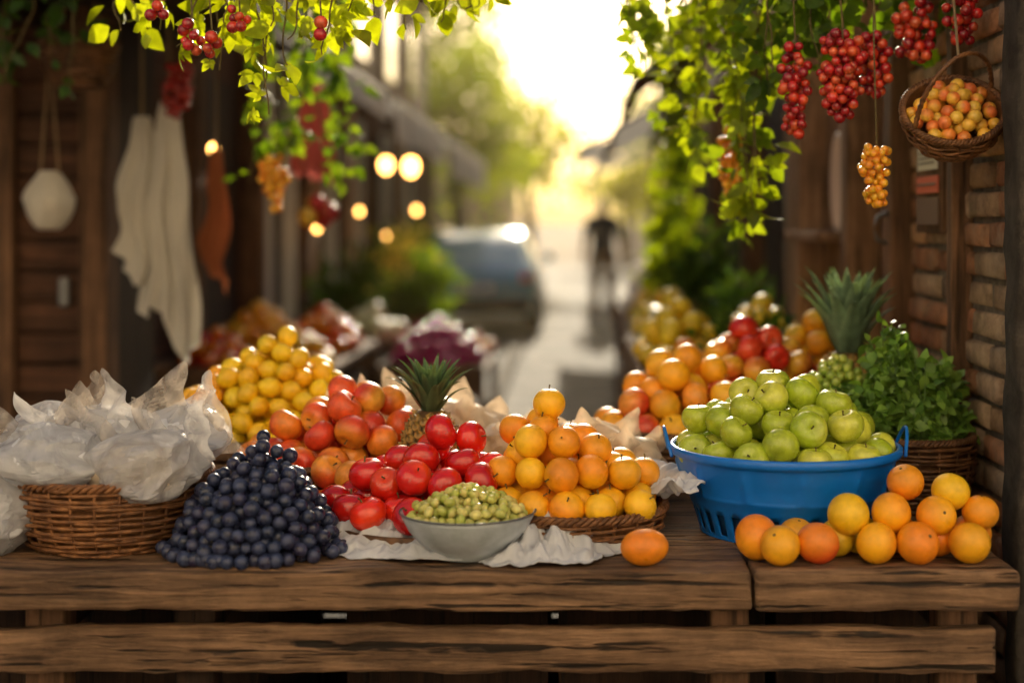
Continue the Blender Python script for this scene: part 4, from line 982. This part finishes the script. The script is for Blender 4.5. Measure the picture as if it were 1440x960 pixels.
# ------------------------------------------------------------ far end houses, then the added bounce house
fh=group('plaster_house',(0,50,0))
boxes('walls',[(-9,-2.0,48,56,0,3.2)],m_plaster,fh,0)
boxes('windows',[(-8+i*1.6,-7.2+i*1.6,47.95,47.998,1.2,2.4) for i in range(4)],bpy.data.materials['window_glass'],fh,0)
add_obj('roof',[(-9.3,47.6,3.2),(-1.7,47.6,3.2),(-1.7,56.4,3.2),(-9.3,56.4,3.2),(-9.3,52,4.4),(-1.7,52,4.4)],[(0,1,5,4),(2,3,4,5),(0,4,3),(1,2,5)],M('roof_tile',(.25,.1,.06),.9),fh,False)
fh=group('plaster_house',(6,50,0))
m_pale=stone_mat('pale_plaster',(.6,.54,.44),(.78,.70,.58),3)
boxes('walls',[(2.6,12,52,58,0,2.6)],m_pale,fh,0)
boxes('windows',[(3.0+i*1.9,3.7+i*1.9,51.95,51.998,1.1,1.9) for i in range(4)],bpy.data.materials['window_glass'],fh,0)
add_obj('roof',[(2.4,51.6,2.6),(12.3,51.6,2.6),(12.3,58.4,2.6),(2.4,58.4,2.6),(2.4,55,3.6),(12.3,55,3.6)],[(0,1,5,4),(2,3,4,5),(0,4,3),(1,2,5)],bpy.data.materials['roof_tile'],fh,False)
oh=group('added_bounce_house',(0,-4.5,0))  # added unseen behind the camera to bounce sunlight onto the fruit
m_cream=stone_mat('bounce_cream_plaster',(.80,.71,.55),(.88,.80,.66),3)  # kept very pale so the added house reflects more light
boxes('walls',[(-7,7,-8,-1.7,0,7.5)],m_cream,oh,0)
boxes('door',[(-.5,.5,-1.698,-1.66,0,2.1)],m_tanw,oh,.004)
boxes('windows',[(x,x+.9,-1.698,-1.67,z,z+1.2) for x in (-5,-2.6,1.8,4.2) for z in (1.1,4.6)],bpy.data.materials['window_glass'],oh,0)
boxes('window_frames',[(x-.07,x-.003,-1.698,-1.63,z-.07,z+1.27) for x in (-5,-2.6,1.8,4.2) for z in (1.1,4.6)]+[(x+.903,x+.97,-1.698,-1.63,z-.07,z+1.27) for x in (-5,-2.6,1.8,4.2) for z in (1.1,4.6)],bpy.data.materials['pale_paint'],oh,.003)
boxes('roof_edge',[(-7.3,7.3,-8.3,-1.5,7.5,7.65)],bpy.data.materials['roof_tile'],oh,0)
# ------------------------------------------------------------ GROUND
def pave(name,c1,c2,s):
    m=M(name,rough=.8,spec=.2);v=coords(m);w=nd(m,'ShaderNodeTexVoronoi');w.feature='DISTANCE_TO_EDGE';w.inputs['Scale'].default_value=s;lk(m,v,w.inputs['Vector'])
    w2=nd(m,'ShaderNodeTexVoronoi');w2.inputs['Scale'].default_value=s;lk(m,v,w2.inputs['Vector'])
    c=mix(m,ramp(m,nz(m,v,5,7),[(.3,c1),(.7,c2)]),ramp(m,w2.outputs['Color'],[(0,g(.5)),(1,g(1.2))]),1.)
    c=mix(m,c,ramp(m,w.outputs['Distance'],[(0.0,g(.3)),(.05,g(1))]),1.);base(m,c)
    bump(m,ramp(m,w.outputs['Distance'],[(0.,g(0)),(.12,g(1))]),.6,.02);return m
V=[(-300,-100,0),(300,-100,0),(300,600,0),(-300,600,0)];add_obj('ground',V,[(0,1,2,3)],stone_mat('dry_earth',(.13,.10,.07),(.24,.19,.14),2),None,False)
V=[(-2.6,-1.65,.004),(1.9,-1.65,.004),(1.9,45,.004),(-2.6,45,.004)];add_obj('stone_paved_street',V,[(0,1,2,3)],pave('paving_stone',(.13,.115,.095),(.28,.25,.20),2.2),None,False)
boxes('kerb',[(-.62,-.50,10.2+i*.8,10.98+i*.8,0,.09) for i in range(6)],stone_mat('kerb_stone',(.2,.18,.15),(.4,.36,.3)),None,.01)
# warm-tinted haze volume added over the far lane to mimic sun glow
hz=bpy.data.materials.new('glow_haze');hz.use_nodes=True;nt=hz.node_tree;nt.nodes.remove(nt.nodes['Principled BSDF'])
vs_=nt.nodes.new('ShaderNodeVolumeScatter');vs_.inputs['Color'].default_value=(1,.80,.45,1);vs_.inputs['Density'].default_value=.0019;vs_.inputs['Anisotropy'].default_value=.72
nt.links.new(vs_.outputs[0],nt.nodes['Material Output'].inputs['Volume'])
V,F=boxv((-9,9,7.5,62,.02,11)),CF
add_obj('added_glow_haze',V,F,hz,None,False)
# ------------------------------------------------------------ light, camera
EL,AZ=21.,2.
w=bpy.data.worlds.new('World');S.world=w;w.use_nodes=True;nt=w.node_tree;bg=nt.nodes['Background']
sk=nt.nodes.new('ShaderNodeTexSky');sk.sky_type='NISHITA';sk.sun_disc=False;sk.sun_elevation=rad(EL);sk.sun_rotation=rad(AZ)
sk.air_density=1.;sk.dust_density=5.;sk.ozone_density=.4
nt.links.new(sk.outputs[0],bg.inputs[0]);bg.inputs[1].default_value=.15
sl=bpy.data.lights.new('sun','SUN');sl.energy=5;sl.angle=rad(.6);sl.color=(1,.86,.64)
so=bpy.data.objects.new('sun',sl);S.collection.objects.link(so)
d=Vector((math.sin(rad(AZ))*math.cos(rad(EL)),math.cos(rad(AZ))*math.cos(rad(EL)),math.sin(rad(EL))))
so.rotation_euler=d.to_track_quat('Z','Y').to_euler();so.location=(0,30,20)
cam=bpy.data.cameras.new('camera');co=bpy.data.objects.new('camera',cam);S.collection.objects.link(co)
co.location=(0,0,1.4);co.rotation_euler=(rad(90),0,0);cam.lens=50;cam.sensor_width=36;cam.shift_x=-80/1440;cam.shift_y=-170/1440
cam.clip_end=1500;cam.dof.use_dof=True;cam.dof.focus_distance=2.72;cam.dof.aperture_fstop=1.3
S.camera=co
S.view_settings.view_transform='Standard'
try: S.view_settings.look='None'
except: pass
S.view_settings.exposure=0
